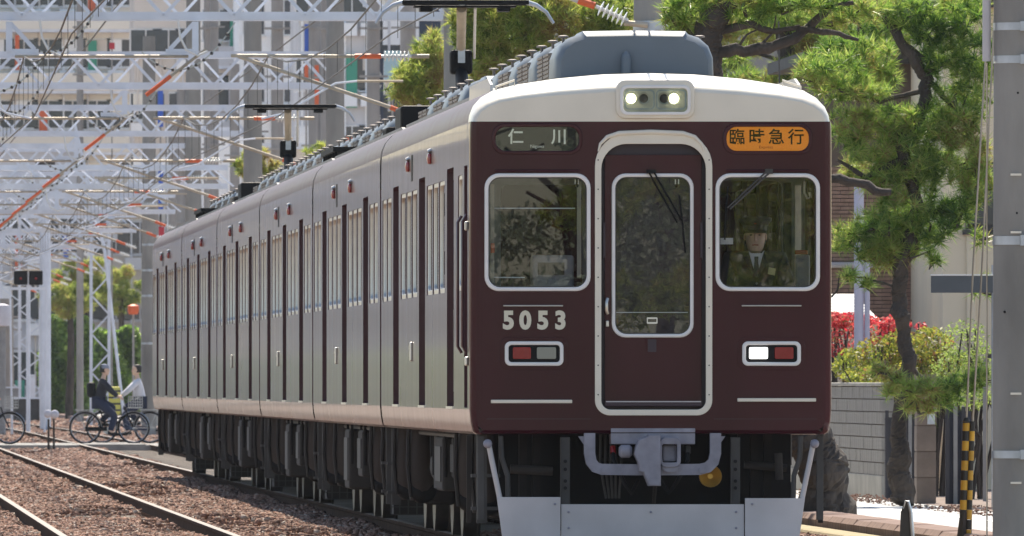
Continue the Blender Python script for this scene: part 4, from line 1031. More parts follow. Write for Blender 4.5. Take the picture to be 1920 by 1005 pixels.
# cream door surround with hood lip
fplate([rr4(fx(1115),fx(1335),fz(779),fz(250),.25,.115), rr4(fx(1127),fx(1323),fz(768),fz(270),.19,.07)], .03, -.016, .004).build('door_surround', M['cream'], lead, smooth=True)
MB().tube([(fx(a),-.02,fz(b)) for a,b in ((1121,284),(1125,270),(1138,257),(1160,250),(1220,247.5),(1280,250),(1302,257),(1315,270),(1319,284))], [.005,.012,.016,.018,.018,.018,.016,.012,.005], 8).build('hood_lip', M['cream'], lead, smooth=True)
scr = MB()
for py in range(300,760,55):
    for px in (1121,1329): scr.tube([(fx(px),-.0165,fz(py)),(fx(px),-.019,fz(py))], .006, 6)
scr.build('screws', M['under3'], lead)['kind'] = 'stuff'
# recessed door
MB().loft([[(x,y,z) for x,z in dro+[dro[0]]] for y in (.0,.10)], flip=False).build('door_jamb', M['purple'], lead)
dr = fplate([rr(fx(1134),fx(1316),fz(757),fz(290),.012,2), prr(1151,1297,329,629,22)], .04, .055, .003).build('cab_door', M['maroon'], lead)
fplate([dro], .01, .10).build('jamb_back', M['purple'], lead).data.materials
bpy.data.objects['jamb_back'].hide_render = False
def framed(parent, px0,px1,py0,py1,y,wd,r,nm='window_frame'):
    f = fplate([prr(px0,px1,py0,py1,r), prr(px0+wd,px1-wd,py0+wd,py1-wd,r-wd*.7)], .035, y, .010).build(nm, M['white'], parent, smooth=True)
    fplate([prr(px0+wd-.5,px1-wd+.5,py0+wd-.5,py1-wd+.5,r-wd*.7)], .006, y+.020).build('pane', M['glass'], f)
    fplate([prr(px0+wd-1,px1-wd+1,py0+wd-1,py1-wd+1,r-wd*.7), prr(px0+wd+1.6,px1-wd-1.6,py0+wd+1.6,py1-wd-1.6,r-wd)], .012, y+.008).build('rubber_seal', M['under3'], f)
    return f
framed(dr,1147,1301,325,633,.038,7,26)
framed(lead,908,1107,325,546,-.018,7.6,27)
framed(lead,1341,1537,325,546,-.018,7.6,27)
for a,b in ((908,1107),(1341,1537)):
    MB().tube([(fx(a+20),-.004,fz(320)),(fx(b-20),-.004,fz(320))], .010, 8).build('drip_ledge', M['maroon'], lead, smooth=True)
M['glass'].node_tree.nodes['Fresnel'].inputs[0].default_value = 1.52
MB().tube([(fx(1139),.02,fz(560)),(fx(1137),.0,fz(566)),(fx(1137),.0,fz(582)),(fx(1139),.02,fz(588))], .013, 8).build('door_handle', M['silver'], dr, smooth=True)
MB().box(fx(1136),fx(1142),.035,.055,fz(613),fz(601)).build('lock', M['silver'], dr, bevel=.006)
for px in (1132.5,1315):
    MB().box(fx(px)-.006,fx(px)+.010,.03,.06,fz(483),fz(417)).build('hinge', M['purple'], dr)
fplate([prr(1213,1233,595,607,2), prr(1215,1231,598,604,1)], .006, .040).build('latch_plate', M['silver'], dr)
MB().box(fx(1154),fx(1290),.061,.066,fz(586.5),fz(585)).build('window_line', M['band'], dr)
fplate([rr(fx(1215),fx(1231),fz(660),fz(636),.004,2)], .006, .050).build('card_holder', M['purple'], dr)
MB().box(fx(1134),fx(1316),.0,.06,fz(762),fz(752)).build('door_kick_sill', M['purple'], lead, bevel=.006)
MB().box(fx(1136),fx(1314),-.006,.004,fz(754),fz(752)).build('sill_highlight', M['skirt'], lead)  # light grey strip painted as the highlight along the door sill
for px in (904,1540): MB().box(fx(px)-.004,fx(px)+.004,-.002,.01,1.12,3.2).build('corner_seam', M['maroon'], lead, bevel=.001)
for a_,b_ in ((912,1108),(1338,1532)): MB().box(fx(a_),fx(b_),-.0012,.01,fz(786),fz(785)).build('panel_seam', M['purple'], lead)
# step rails
for a,b,py,h in ((943,1055,573,1.6),(920,1072,752,4),(1390,1502,573,1.6),(1382,1529,749,4)):
    MB().box(fx(a),fx(b),-.045,.0,fz(py)-h/247,fz(py)+h/247*.6).build('step_rail', M['cream'] if h > 3 else M['silver'], lead, bevel=.004)
# number
for ch, px in zip('5053', (953,984.5,1017.5,1050.5)):
    text(ch, .186, M['numeral'], 'numeral', lead, (fx(px),-.006,fz(602)), bold=.0085, depth=.010, sx=.93)
# marker light boxes
def marker(px0, px1, reds, kind):
    ho = fplate([prr(px0-9,px1+9,632,694,16)], .012, -.006, .003).build('lamp_bezel', M['maroon'], lead, smooth=True)
    fr = fplate([prr(px0,px1,640,686,11), prr(px0+7,px1-7,647,679,6)], .035, -.030, .008).build('lamp_frame', M['white'], ho, smooth=True)
    fplate([prr(px0+6,px1-6,646,680,6)], .006, -.010).build('lamp_back', M['black'], ho)
    for (a,b,k) in reds:
        l = fplate([prr(a,b,651,673,3)], .014, -.026, .002).build('lens', M[k], ho)
        rb = MB()
        for q in range(8): rb.box(fx(a)+.002, fx(b)-.002, -.030, -.0265, fz(672)+q*.0108, fz(672)+q*.0108+.004)
        rb.build('lens_ribs', M[k], ho)
marker(946,1056,[(961,995,'redlens'),(1006,1042,'clearlens')],0)
marker(1391,1501,[(1404,1439,'marker'),(1452,1487,'redlens')],1)
# signs
for (a,b,face) in ((922,1092,'blind'),(1355,1523,'orange')):
    f = fplate([prr(a,b,231,290,24), prr(a+7,b-7,238,283,19)], .03, -.014, .008).build('sign_frame', M['maroon'], lead, smooth=True)
    fplate([prr(a+5,b-5,236,285,19)], .006, .016).build('sign_blind', M[face], f)
    fplate([prr(a+6,b-6,237,284,19)], .004, .004).build('sign_glass', M['lens'], f)
for ch, px in zip('臨時急行', (1381.5,1418.5,1455.5,1492.5)):
    text(ch, .125, M['ink'], 'sign_letter', lead, (fx(px),.014,fz(258.5)), bold=.0018, depth=.002)
text('Express', .030, M['redlens'], 'sign_letter', lead, (fx(1436),.014,fz(276)), depth=.002, sx=1.15)
for ch, px in (('仁',967),('川',1048)):
    text(ch, .122, M['signwhite'], 'sign_letter', lead, (fx(px),.014,fz(258)), bold=.0022, depth=.002)
text('Nigawa', .036, M['signwhite'], 'sign_letter', lead, (fx(1007),.014,fz(274.5)), depth=.002)
# headlight housing
MB().mesh(plate([prr(1154,1302,149,223,19)], .30, .018), Matrix.Translation((0,.115,0)) @ XZ).build('headlight_housing', M['cream'], lead, smooth=True)
hh = fplate([prr(1162,1294,160,216,13), prr(1168,1288,166,210,9)], .03, -.052, .006).build('headlight_frame', M['white'], lead, smooth=True)
fplate([prr(1167,1289,165,211,10)], .006, -.033).build('headlight_back', M['reflector'], hh)
fplate([prr(1167,1289,165,211,10)], .004, -.048).build('headlight_glass', M['lens'], hh)
for px in (1170,1229):
    fplate([prr(px,px+57,168,206,8), prr(px+3,px+54,171,203,6)], .006, -.038).build('lamp_surround', M['band'], hh)
for px, k in ((1182.5,'headlamp'),(1262.5,'headlamp'),(1206,'reflector'),(1244,'reflector')):
    MB().lathe([(.046,0),(.044,.008),(.036,.004)], Matrix.Translation((fx(px),-.034,fz(185))) @ Matrix.Rotation(R(90),4,'X'), 18).build('bulb_ring', M['clearlens' if k == 'headlamp' else 'silver'], hh, smooth=True)
    MB().sphere((fx(px),-.040,fz(185)), .033 if k == 'headlamp' else .034, 14, 8, (1,.25,1)).build('bulb', M[k if k == 'headlamp' else 'under3'], hh, smooth=True)
# antenna rib and handles
MB().lathe([(.038,0),(.038,.17),(.03,.205),(.008,.225)], Matrix.Translation((fx(1203),2.30,3.66)), 12).build('antenna', M['acblue'], lead, smooth=True)
for s in (-1,1):
    MB().tube([(s*1.16,.35,3.50),(s*1.16,.35,3.575),(s*1.02,.35,3.625),(s*1.02,.35,3.57)], .008, 6).build('roof_handle', M['cream'], lead)
# wipers
def tubes(name, lst, y, r=.008, m='black', parent=lead):
    return MB().tube([(fx(a),y,fz(b)) for a,b in lst], r, 6).build(name, M[m], parent, smooth=True)
wi = tubes('wiper', [(1216,322),(1270,417)], .02, .007); tubes('wiper_arm', [(1225,321),(1279,414)], .018, .007, parent=wi); tubes('wiper_blade', [(1274,366),(1280,420),(1285,474)], .012, .006, parent=wi)
MB().box(fx(1212),fx(1230),.0,.04,fz(325),fz(318)).build('wiper_mount', M['black'], wi)
wi = tubes('wiper', [(1444,322),(1368,392)], -.045, .008, 'under3'); tubes('wiper_arm', [(1438,320),(1363,390)], -.043, .007, 'under3', wi); tubes('wiper_blade', [(1364,350),(1360,400),(1358,450)], -.035, .006, parent=wi)
MB().box(fx(1434),fx(1448),-.05,.0,fz(326),fz(317)).build('wiper_mount', M['under3'], wi)
# corner grab rails on the left side
MB().tube([(-1.39,.22,1.55),(-1.42,.22,1.6),(-1.42,.22,2.55),(-1.39,.22,2.6)], .012, 8).build('grab_rail', M['maroon_side'], lead, smooth=True)
MB().tube([(-1.39,1.12,1.55),(-1.42,1.12,1.6),(-1.42,1.12,2.55),(-1.39,1.12,2.6)], .012, 8).build('grab_rail', M['maroon_side'], lead, smooth=True)
for z in (1.45,2.48): MB().box(-1.40,-1.375,.25,.38,z,z+.07).build('hinge', M['silver'], lead, bevel=.01)
cd = splate([[(.43,1.14),(1.01,1.14),(1.01,2.97),(.43,2.97)], rr(.55,.9,2.03,2.88,.05,4)], .03, -1.305).build('crew_door', M['maroon_side'], lead)
splate([rr(.55,.9,2.03,2.88,.05,4), rr(.58,.87,2.06,2.85,.04,4)], .035, -1.308).build('window_frame', M['silver'], cd, smooth=True)
splate([rr(.55,.9,2.04,2.87,.05,4)], .006, -1.303).build('pane', M['glassside'], cd)
# cab inside: partition, desk, seat, poles
fplate([[(-1.3,1.0),(1.3,1.0),(1.3,3.2),(-1.3,3.2)], rr(-1.05,-.42,1.95,2.85,.05,3), rr(-.30,.32,1.9,2.85,.05,3), rr(.5,1.12,1.95,2.88,.05,3)], .04, 2.05).build('cab_partition', M['dark'], lead)
MB().box(-1.3,1.3,.06,2.05,1.0,1.04).build('cab_floor', M['dark'], lead)
MB().box(-1.3,1.3,.42,2.05,3.0,3.05).build('cab_ceiling', M['dark'], lead)
MB().box(fx(1350),1.24,.10,.50,1.1,fz(540)).build('driving_desk', M['dark'], lead, bevel=.02)
MB().box(fx(1000),fx(1078),.18,.50,1.75,fz(478)).build('equipment_cabinet', M['dark'], lead, bevel=.02)
MB().box(fx(1010),fx(1060),.17,.179,fz(515),fz(492)).build('cabinet_panel', M['under2'], lead)
MB().box(fx(1083),fx(1091),.10,.13,fz(520),fz(340)).build('cab_post', M['liner'], lead)
MB().box(fx(921),fx(928),.14,.18,fz(530),fz(345)).build('cab_post', M['liner'], lead)
MB().box(fx(921),fx(1080),.20,.22,fz(391),fz(389)).build('cab_rail', M['band'], lead)
MB().box(fx(928),fx(985),.14,.16,fz(521),fz(519)).build('cab_rail', M['band'], lead)
MB().box(fx(921),fx(928),.10,.12,fz(474),fz(456)).build('orange_tag', M['orangeins'], lead)
MB().box(fx(1349),fx(1375),.06,.07,fz(458),fz(446)).build('paper_card', M['shirt'], lead)
MB().box(fx(1482),fx(1496),.8,.9,1.2,fz(340)).build('cab_post', M['under'], lead)
MB().box(fx(1504),fx(1516),.9,.95,1.2,fz(345)).build('cab_post', M['liner'], lead)
MB().box(fx(1498),fx(1522),.5,.56,fz(476),fz(468)).build('red_handle', M['redlens'], lead, bevel=.006)
MB().box(fx(1500),fx(1526),.5,.6,1.6,fz(477)).build('control_box', M['dark'], lead, bevel=.01)
MB().box(fx(1252),fx(1300),.9,1.0,1.3,fz(480)).build('folded_seat', mat('navy_seat', (.02,.025,.07), .8), lead, bevel=.06)
for px in (1082,1270): 
    for d in (-3,3): MB().box(fx(px+d)-.004,fx(px+d)+.004,.07,.08,fz(345),fz(336)).build('visor_hook', M['silver'], lead)
    MB().sphere((fx(px),.075,fz(348)),.015).build('visor_knob', M['black'], lead)
MB().tube([(fx(1510),.1,fz(340)),(fx(1509),.1,fz(360)),(fx(1515),.1,fz(372)),(fx(1521),.1,fz(370)),(fx(1519),.1,fz(360))], .010, 6).build('visor_handle', M['liner'], lead, smooth=True)
# under the cab
MB().box(fx(1112),fx(1336),.02,.10,fz(803),fz(796)).build('buffer_lip', M['under'], lead)
MB().box(fx(1145),fx(1303),.0,.22,fz(833),fz(812)).build('coupler_beam', M['coupler'], lead, bevel=.006)
MB().box(fx(1145),fx(1303),-.01,.22,fz(811),fz(803)).build('coupler_beam', M['coupler'], lead, bevel=.004)
ub = MB(); y_ = .0
path = [(1105,812),(1105,850),(1108,866),(1116,876),(1128,880),(1220,881),(1312,880),(1327,876),(1337,866),(1341,850),(1341,812)]
rings_ = []
for i,(a,b) in enumerate(path):
    p0 = Vector((fx(path[max(i-1,0)][0]),fz(path[max(i-1,0)][1]))); p2 = Vector((fx(path[min(i+1,10)][0]),fz(path[min(i+1,10)][1])))
    d = (p2-p0).normalized(); nrm = Vector((-d.y,d.x)); c = Vector((fx(a),fz(b))); hw_ = .042
    rings_.append([(c.x+nrm.x*hw_,-.03,c.y+nrm.y*hw_),(c.x-nrm.x*hw_,-.03,c.y-nrm.y*hw_),(c.x-nrm.x*hw_,.05,c.y-nrm.y*hw_),(c.x+nrm.x*hw_,.05,c.y+nrm.y*hw_)])
ub.loft(rings_, closed=True, cap0=True, cap1=True); u_ = ub.build('coupler_guard_bar', M['coupler'], lead, smooth=True)
for px in (1131,1315): MB().tube([(fx(px),-.045,fz(882)),(fx(px),-.03,fz(882))], .020, 10).build('bolt', M['coupler'], u_, smooth=True)
for s_ in (-1,1):
    x_ = 1220+s_*-124+(3 if s_ < 0 else 0)
    mbx = MB(); mbx.add([(fx(x_),-.01,fz(818)),(fx(x_-s_*-0)-s_*.05,-.01,fz(818)),(fx(x_),-.01,fz(836)),(fx(x_),.03,fz(818)),(fx(x_)-s_*.05,.03,fz(818)),(fx(x_),.03,fz(836))],[(0,2,1),(3,4,5),(0,1,4,3),(1,2,5,4),(2,0,3,5)]); mbx.build('gusset', M['coupler'], lead)
cp = MB(); cp.mesh(fplate([[(fx(1190),fz(838)),(fx(1196),fz(824)),(fx(1212),fz(818)),(fx(1213),fz(815)),(fx(1236),fz(815)),(fx(1237),fz(911)),(fx(1214),fz(911)),(fx(1204),fz(886)),(fx(1196),fz(884)),(fx(1194),fz(866)),(fx(1187),fz(852))][::-1]], .20, -.16, .012).data('x'))
co = cp.build('coupler_head', M['coupler'], lead, smooth=True)
fplate([prr(1236,1275,820,876,12), prr(1240,1268,833,867,3)], .16, -.09, .006).build('knuckle', M['coupler'], co, smooth=True)
MB().box(fx(1242),fx(1268),-.02,.06,fz(866),fz(834)).build('knuckle_pad', M['coupler'], co, bevel=.02)
fplate([rr4(fx(1240),fx(1272),fz(884),fz(872),.02,.05)], .1, -.07, .004).build('knuckle_base', M['coupler'], co, smooth=True)
MB().lathe([(.03,0),(.05,.02),(.05,.08),(.03,.1)], Matrix.Translation((fx(1184),-.05,fz(846))) @ Matrix.Rotation(R(-90),4,'Y'), 12).build('coupler_pin', M['coupler'], co, smooth=True)
MB().tube([(fx(1225),.1,fz(850)),(fx(1225),1.4,fz(850))], .09, 12).build('coupler_shank', M['under'], co, smooth=True)
for s_, (xa,xb) in ((1,(1150,1170)),(-1,(1290,1268))):
    MB().tube([(fx(xa),.08,fz(836)),(fx(xa),.02,fz(862)),(fx(xb),.0,fz(905)),(fx(xb+s_*14),.03,fz(925)),(fx(xb+s_*28),.12,fz(900))], .016, 8).build('brake_hose', M['black'], lead, smooth=True)
    MB().tube([(fx(xa),.08,fz(838)),(fx(xa),.05,fz(850))], .022, 8).build('hose_tap', M['redlens' if s_ > 0 else 'under3'], lead, smooth=True)
for k in range(5): MB().tube([(fx(1130+k*9),.3,fz(815)),(fx(1128+k*10),.28,fz(870)),(fx(1140+k*6),.3,fz(935))], .010, 6).build('cable', M['under3'], lead, smooth=True)
for xa in (985,1010,1420,1445): MB().box(fx(xa)-.03,fx(xa)+.03,.4,.5,.35,.93).build('frame_bracket', M['under'], lead)
MB().tube([(fx(960),.35,fz(880)),(fx(1040),.35,fz(884))], .035, 10).build('air_pipe', M['under2'], lead, smooth=True)
MB().tube([(fx(1400),.35,fz(872)),(fx(1480),.35,fz(878))], .030, 10).build('air_pipe', M['under2'], lead, smooth=True)
# skirt
def flat(name, poly, y, t_, m, bev=.003): return fplate([[(fx(a),fz(b)) for a,b in poly]], t_, y, bev).build(name, M[m], lead)
flat('skirt_plate', [(1052,1026),(1395,1026),(1395,945.5),(1052,945.5)], .02, .014, 'skirt')
flat('skirt_plate', [(944,1026),(1050.5,1026),(1050.5,932),(931,932)], .00, .014, 'skirt')
flat('skirt_plate', [(1396.5,1026),(1496,1026),(1509,934),(1396.5,934)], .00, .014, 'skirt')
for a_,b_ in ((1066,960),(1066,990),(1380,960),(1380,990),(1220,960),(1040,945),(1410,945)): MB().lathe([(.010,0),(.009,.006),(.004,.008)], Matrix.Translation((fx(a_),.012 if 1052 < a_ < 1396 else -.006,fz(b_))) @ Matrix.Rotation(R(90),4,'X'), 8).build('skirt_bolt', M['coupler'], lead)
for px in (1060,1379):
    flat('perforated_post', [(px-8,950),(px+9,950),(px+9,820),(px-8,820)], .05, .02, 'under3')
    flat('post_flange', [(px-9,950),(px-7,950),(px-7,820),(px-9,820)], .03, .06, 'under3')
    for py in (865,880,902,915): MB().tube([(fx(px),.035,fz(py)),(fx(px),.049,fz(py))], .014, 10).build('post_hole', M['black'], lead)
for s_, xs in ((1, lambda a: a), (-1, lambda a: 2441-a)):
    MB().tube([(fx(xs(915)),.03,fz(826)),(fx(xs(922)),.03,fz(862)),(fx(xs(937)),.03,fz(934))], .021, 10).build('skirt_strut', M['skirt'], lead, smooth=True)
    MB().tube([(fx(xs(939)),.06,fz(818)),(fx(xs(941)),.06,fz(858)),(fx(xs(952)),.06,fz(892)),(fx(xs(953)),.06,fz(934))], .020, 10).build('skirt_strut', M['under3'], lead, smooth=True)
    MB().sphere((fx(xs(914)),.0,fz(832)),.035).build('strut_joint', M['coupler'], lead, smooth=True)
    MB().box(*sorted((fx(xs(896)),fx(xs(909)))),.10,.14,.28,.92).build('step_ladder', M['under3'], lead, bevel=.004)
    MB().box(*sorted((fx(xs(884)),fx(xs(893)))),.9,.94,.25,.92).build('bracket_plate', M['under2'], lead)
    MB().box(*sorted((fx(xs(945)),fx(xs(1045)))),.9,1.0,.3,.93).build('shade_backing', M['black'], lead)  # black sheets for the deep shade behind the skirt
MB().lathe([(.02,0),(.04,-.03),(.085,-.10),(.082,-.105),(.02,-.03)], Matrix.Translation((fx(1333),.15,fz(893))) @ Matrix.Rotation(R(90),4,'X') @ Matrix.Rotation(R(180),4,'X') @ Matrix.Translation((0,0,0)), 20).build('horn', M['brass'], lead, smooth=True)
MB().tube([(fx(1333),.15,fz(893)),(fx(1333),.16,fz(893))], .084, 20).build('horn_plate', M['brass'], lead, smooth=True)
MB().tube([(fx(1462),.2,fz(850)),(fx(1464),.2,fz(900))], .03, 10).build('pipe_elbow', M['under2'], lead, smooth=True)
MB().tube([(fx(1230),.1,fz(905)),(fx(1228),.2,fz(945))], .015, 6).build('air_hose', M['under2'], lead, smooth=True)
MB().box(-1.0,1.0,1.15,1.25,.25,.93).build('shade_backing', M['black'], lead)  # black sheet added as the darkness under the cab

# middle cars
def middle(i, label, src=None):
    return t
mid = empty('train_car', (CX,CY+19,0), 0, 'second car of the maroon train, under the nearest pantograph', 'train car', 'cars of the maroon train')
car_shell(mid, False); roof(mid, False); under(mid, 3); acs(mid, [.9,4.45,8.0])
cars = [mid]
ordn = ['third car of the maroon train, behind the nearest pantograph','fourth car of the maroon train, halfway along its length','fifth car of the maroon train, under the far pantograph','last visible car of the maroon train, farthest from the camera']
for i, lb in enumerate(ordn):
    c = copy_tree(mid); c.location = (CX, CY+19*(i+2), 0); c['label'] = lb; cars.append(c)
for i in (1,2,4):                    # cars without a pantograph have a full row of units
    acs(cars[i], [11.55,15.1])
for i in (0,3):
    c = cars[i]; pantograph(c, 15.4)
    MB().box(-.75,-.1,12.0,13.4,3.66,3.98).build('switch_box', M['black'], c, bevel=.03)
    MB().tube([(-.4,13.4,3.9),(-.5,13.9,4.0),(-.5,14.6,3.85)], .03, 8).build('roof_cable', M['black'], c, smooth=True)
    MB().box(-.7,.5,17.2,18.2,3.66,3.86).build('arrester_box', M['under'], c, bevel=.03)
for i in (1,4):
    c = cars[i]; MB().box(-.95,-.62,6.6,10.6,3.74,3.79).build('roof_walkway', M['black'], c)
    for k in range(6): MB().box(-.93,-.90,6.7+k*.75,6.74+k*.75,3.6,3.74).build('walkway_post', M['black'], c)
# ------------------------------------------------------------------ people
def skinmesh(name, joints, edges, m, parent=None, sub=2, loc=(0,0,0), root=0, jit=0):
    me = bpy.data.meshes.new(name); me.from_pydata([j[0] for j in joints], edges, []); me.materials.append(m)
    o = link(name, me, None, parent, loc)
    md = o.modifiers.new('skin', 'SKIN'); md.use_smooth_shade = True
    for i, j in enumerate(joints):
        v = me.skin_vertices[0].data[i]; r = j[1]; v.radius = r if isinstance(r, tuple) else (r, r); v.use_root = (i == root)
    sb_ = o.modifiers.new('sub', 'SUBSURF'); sb_.levels = sub; sb_.render_levels = sub
    return o
def head(parent, c, yaw, hat='cap', hair='hair', s=1.0, hatm='navy', mask=False):
    c = Vector(c); Rz = Matrix.Rotation(yaw, 4, 'Z'); T = Matrix.Translation(c) @ Rz @ Matrix.Diagonal((s,s,s,1))
    def part(mb, nm, m, **k): 
        mb.v = [tuple(T @ Vector(v)) for v in mb.v]; return mb.build(nm, m, parent, smooth=True, **k)
    hd = MB(); prof = [(-.115,.020,.0,.035),(-.105,.045,-.030,.05),(-.08,.058,-.022,.072),(-.04,.068,-.010,.084),(0,.075,0,.092),(.04,.077,.004,.094),(.08,.070,.006,.086),(.105,.045,.006,.055),(.118,.012,.006,.015)]
    rings = []
    for z, rx, oy, ry in prof: rings.append([(rx*math.cos(a), oy+ry*math.sin(a), z) for a in [2*math.pi*k/16 for k in range(16)]])
    hd.loft(rings, closed=True, cap0=True, cap1=True); part(hd, 'head', M['skin'])
    ns = MB(); ns.loft([[(-.010,-.088,.02),(.010,-.088,.02),(0,-.098,.02)],[(-.016,-.086,-.025),(.016,-.086,-.025),(0,-.115,-.022)],[(-.012,-.085,-.034),(.012,-.085,-.034),(0,-.100,-.034)]], closed=True, cap0=True, cap1=True); part(ns, 'nose', M['skin'])
    for sx in (-1,1):
        part(MB().sphere((sx*.028,-.082,.014), .011, 8, 6, (1.3,.5,.55)), 'eye', M['hair'])
        part(MB().tube([(sx*.015,-.090,.034),(sx*.044,-.084,.036)], .0035, 5), 'eyebrow', M['hair'])
        part(MB().sphere((sx*.078,.0,.0), .024, 8, 6, (.35,.6,1.1)), 'ear', M['skin'])
    part(MB().tube([(-.022,-.089,-.060),(0,-.094,-.058),(.022,-.089,-.060)], .0045, 5), 'mouth', M['redlens'])
    hr = MB(); rings = []
    for z, k in ((-.05,.98),(-.01,1.05),(.05,1.08),(.09,1.05),(.12,.75),(.13,.2)):
        rings.append([(.078*k*math.cos(a), .018+.088*k*math.sin(a)*(1 if math.sin(a) > 0 else (.55 if z < .06 else .95)), z) for a in [2*math.pi*q/16 for q in range(16)]])
    hr.loft(rings, closed=True, cap1=True); part(hr, 'hair', M[hair])
    if hat == 'cap':        # peaked service cap
        cp = MB(); rings = []
        for z, rx, ry, oy in ((.045,.086,.100,0),(.085,.090,.104,0),(.090,.100,.112,-.004),(.125,.122,.128,-.012),(.142,.120,.126,-.014),(.152,.08,.09,-.01)):
            rings.append([(rx*math.cos(a), oy+ry*math.sin(a), z) for a in [2*math.pi*q/20 for q in range(20)]])
        cp.loft(rings, closed=True, cap1=True); part(cp, 'cap', M[hatm])
        vz = MB(); vz.loft([[(.085*math.cos(a), -.005+.10*math.sin(a), .05) for a in [math.pi*(1+q/10) for q in range(11)]], [(.088*math.cos(a), -.03+.125*math.sin(a), .028) for a in [math.pi*(1+q/10) for q in range(11)]]]); part(vz, 'visor', M['black'])
        part(MB().sphere((0,-.118,.108), .016, 8, 6, (1,.4,1)), 'cap_badge', M['redlens'])
    elif hat == 'bcap':
        cp = MB(); rings = []
        for z, k in ((.035,1.12),(.08,1.12),(.12,.85),(.135,.2)): rings.append([(.08*k*math.cos(a), .005+.092*k*math.sin(a), z) for a in [2*math.pi*q/16 for q in range(16)]])
        cp.loft(rings, closed=True, cap1=True); part(cp, 'cap', M[hatm])
        vz = MB(); vz.loft([[(.08*math.cos(a), .0+.10*math.sin(a), .045) for a in [math.pi*(1.1+.8*q/8) for q in range(9)]], [(.07*math.cos(a), -.05+.13*math.sin(a), .035) for a in [math.pi*(1.1+.8*q/8) for q in range(9)]]]); part(vz, 'visor', M[hatm])
def hand(parent, c, d, side, m='skin', s=1.0):
    # palm and five curled fingers around direction d
    c = Vector(c); d = Vector(d).normalized(); up = Vector((0,0,1)); r = d.cross(up).normalized()*side; mb = MB()
    mb.tube([c-d*.04*s, c, c+d*.045*s], [.024*s,.034*s,.030*s], 8)
    for k in range(4):
        b = c+d*.045*s+r*(k-1.5)*.018*s; L = (.055,.065,.06,.045)[k]*s
        mb.tube([b, b+d*L*.5-up*.012*s, b+d*L*.65-up*.035*s, b+d*L*.35-up*.05*s], [.010*s,.009*s,.008*s,.006*s], 6)
    b = c-r*.03*s; mb.tube([b, b-r*.02*s+d*.02*s-up*.01*s, b-r*.012*s+d*.045*s-up*.03*s], [.012*s,.010*s,.008*s], 6)
    return mb.build('hand', M[m], parent, smooth=True)

# the driver
hx = fx(1425); hz = fz(443)
drv = empty('person', (CX+hx, CY+.62, 1.04), 0, 'train driver in dark uniform and peaked cap behind the right cab window', 'person')
Z = lambda z: z-1.04
sh_z = fz(474)
bd = skinmesh('body', [((0,.05,Z(1.62)),(.16,.11)),((0,.04,Z(1.85)),(.15,.10)),((0,.03,Z(2.08)),(.15,.09)),((0,.02,Z(sh_z-.04)),(.09,.06)),((0,.01,Z(hz-.15)),(.052,.055)),((0,0,Z(hz-.06)),(.05,.055)),
    ((.17,.03,Z(sh_z-.05)),.045),((.24,-.03,Z(2.01)),.040),((.25,-.22,Z(1.87)),.034),((.22,-.42,Z(1.90)),.030),
    ((-.17,.03,Z(sh_z-.05)),.045),((-.24,-.03,Z(2.01)),.040),((-.22,-.22,Z(1.87)),.034),((-.16,-.42,Z(1.88)),.030),
    ((.10,-.05,Z(1.55)),.09),((.12,-.42,Z(1.53)),.07),((.12,-.45,Z(1.15)),.05),((-.10,-.05,Z(1.55)),.09),((-.12,-.42,Z(1.53)),.07),((-.12,-.45,Z(1.15)),.05)],
    [(0,1),(1,2),(2,3),(3,4),(4,5),(3,6),(6,7),(7,8),(8,9),(3,10),(10,11),(11,12),(12,13),(0,14),(14,15),(15,16),(0,17),(17,18),(18,19)], M['skin'], drv)
jk = skinmesh('jacket', [((0,.05,Z(1.62)),(.185,.13)),((0,.04,Z(1.85)),(.175,.125)),((0,.03,Z(2.08)),(.195,.135)),((0,.03,Z(sh_z-.015)),(.135,.10)),
    ((.185,.03,Z(sh_z-.035)),.078),((.25,-.03,Z(2.02)),.066),((.25,-.22,Z(1.87)),.054),((.225,-.38,Z(1.895)),.045),
    ((-.185,.03,Z(sh_z-.035)),.078),((-.24,-.03,Z(2.02)),.066),((-.22,-.22,Z(1.87)),.054),((-.17,-.38,Z(1.875)),.045)],
    [(0,1),(1,2),(2,3),(3,4),(4,5),(5,6),(6,7),(3,8),(8,9),(9,10),(10,11)], M['navy'], drv)
head(drv, (0,-.01,Z(hz)), R(-4), s=1.04)
def dq(pts, y, m, nm): return fplate([[(x,Z(z)) for x,z in pts]], .012, y, .002).build(nm, M[m], drv)
nz = hz-.115
dq([(-.055,nz-.01),(.055,nz-.01),(.0,nz-.20)], -.125, 'shirt', 'shirt')
dq([(-.060,nz+.01),(-.005,nz-.05),(-.035,nz-.075)], -.135, 'shirt', 'collar'); dq([(.060,nz+.01),(.035,nz-.075),(.005,nz-.05)], -.135, 'shirt', 'collar')
dq([(-.016,nz-.035),(.016,nz-.035),(.013,nz-.065),(.024,nz-.16),(0,nz-.20),(-.024,nz-.16),(-.013,nz-.065)], -.142, 'tie', 'tie')
for s_ in (-1,1): dq([(s_*.062,nz+.0),(s_*.095,nz-.05),(s_*.06,nz-.12),(s_*.004,nz-.215),(s_*.012,nz-.16)][::1 if s_ > 0 else -1], -.150, 'navy', 'lapel')
dq([(fx(1446)-hx,fz(513)),(fx(1459)-hx,fz(516)),(fx(1461)-hx,fz(503)),(fx(1448)-hx,fz(500))], -.175, 'badge', 'name_badge')
for z in (-.24,-.33): MB().sphere((.0,-.158,Z(nz+z)), .009).build('button', M['silver'], drv)
hand(drv, (.225,-.45,Z(1.93)), (-.15,-1,.15), 1); hand(drv, (-.16,-.45,Z(1.90)), (.1,-1,.1), -1)

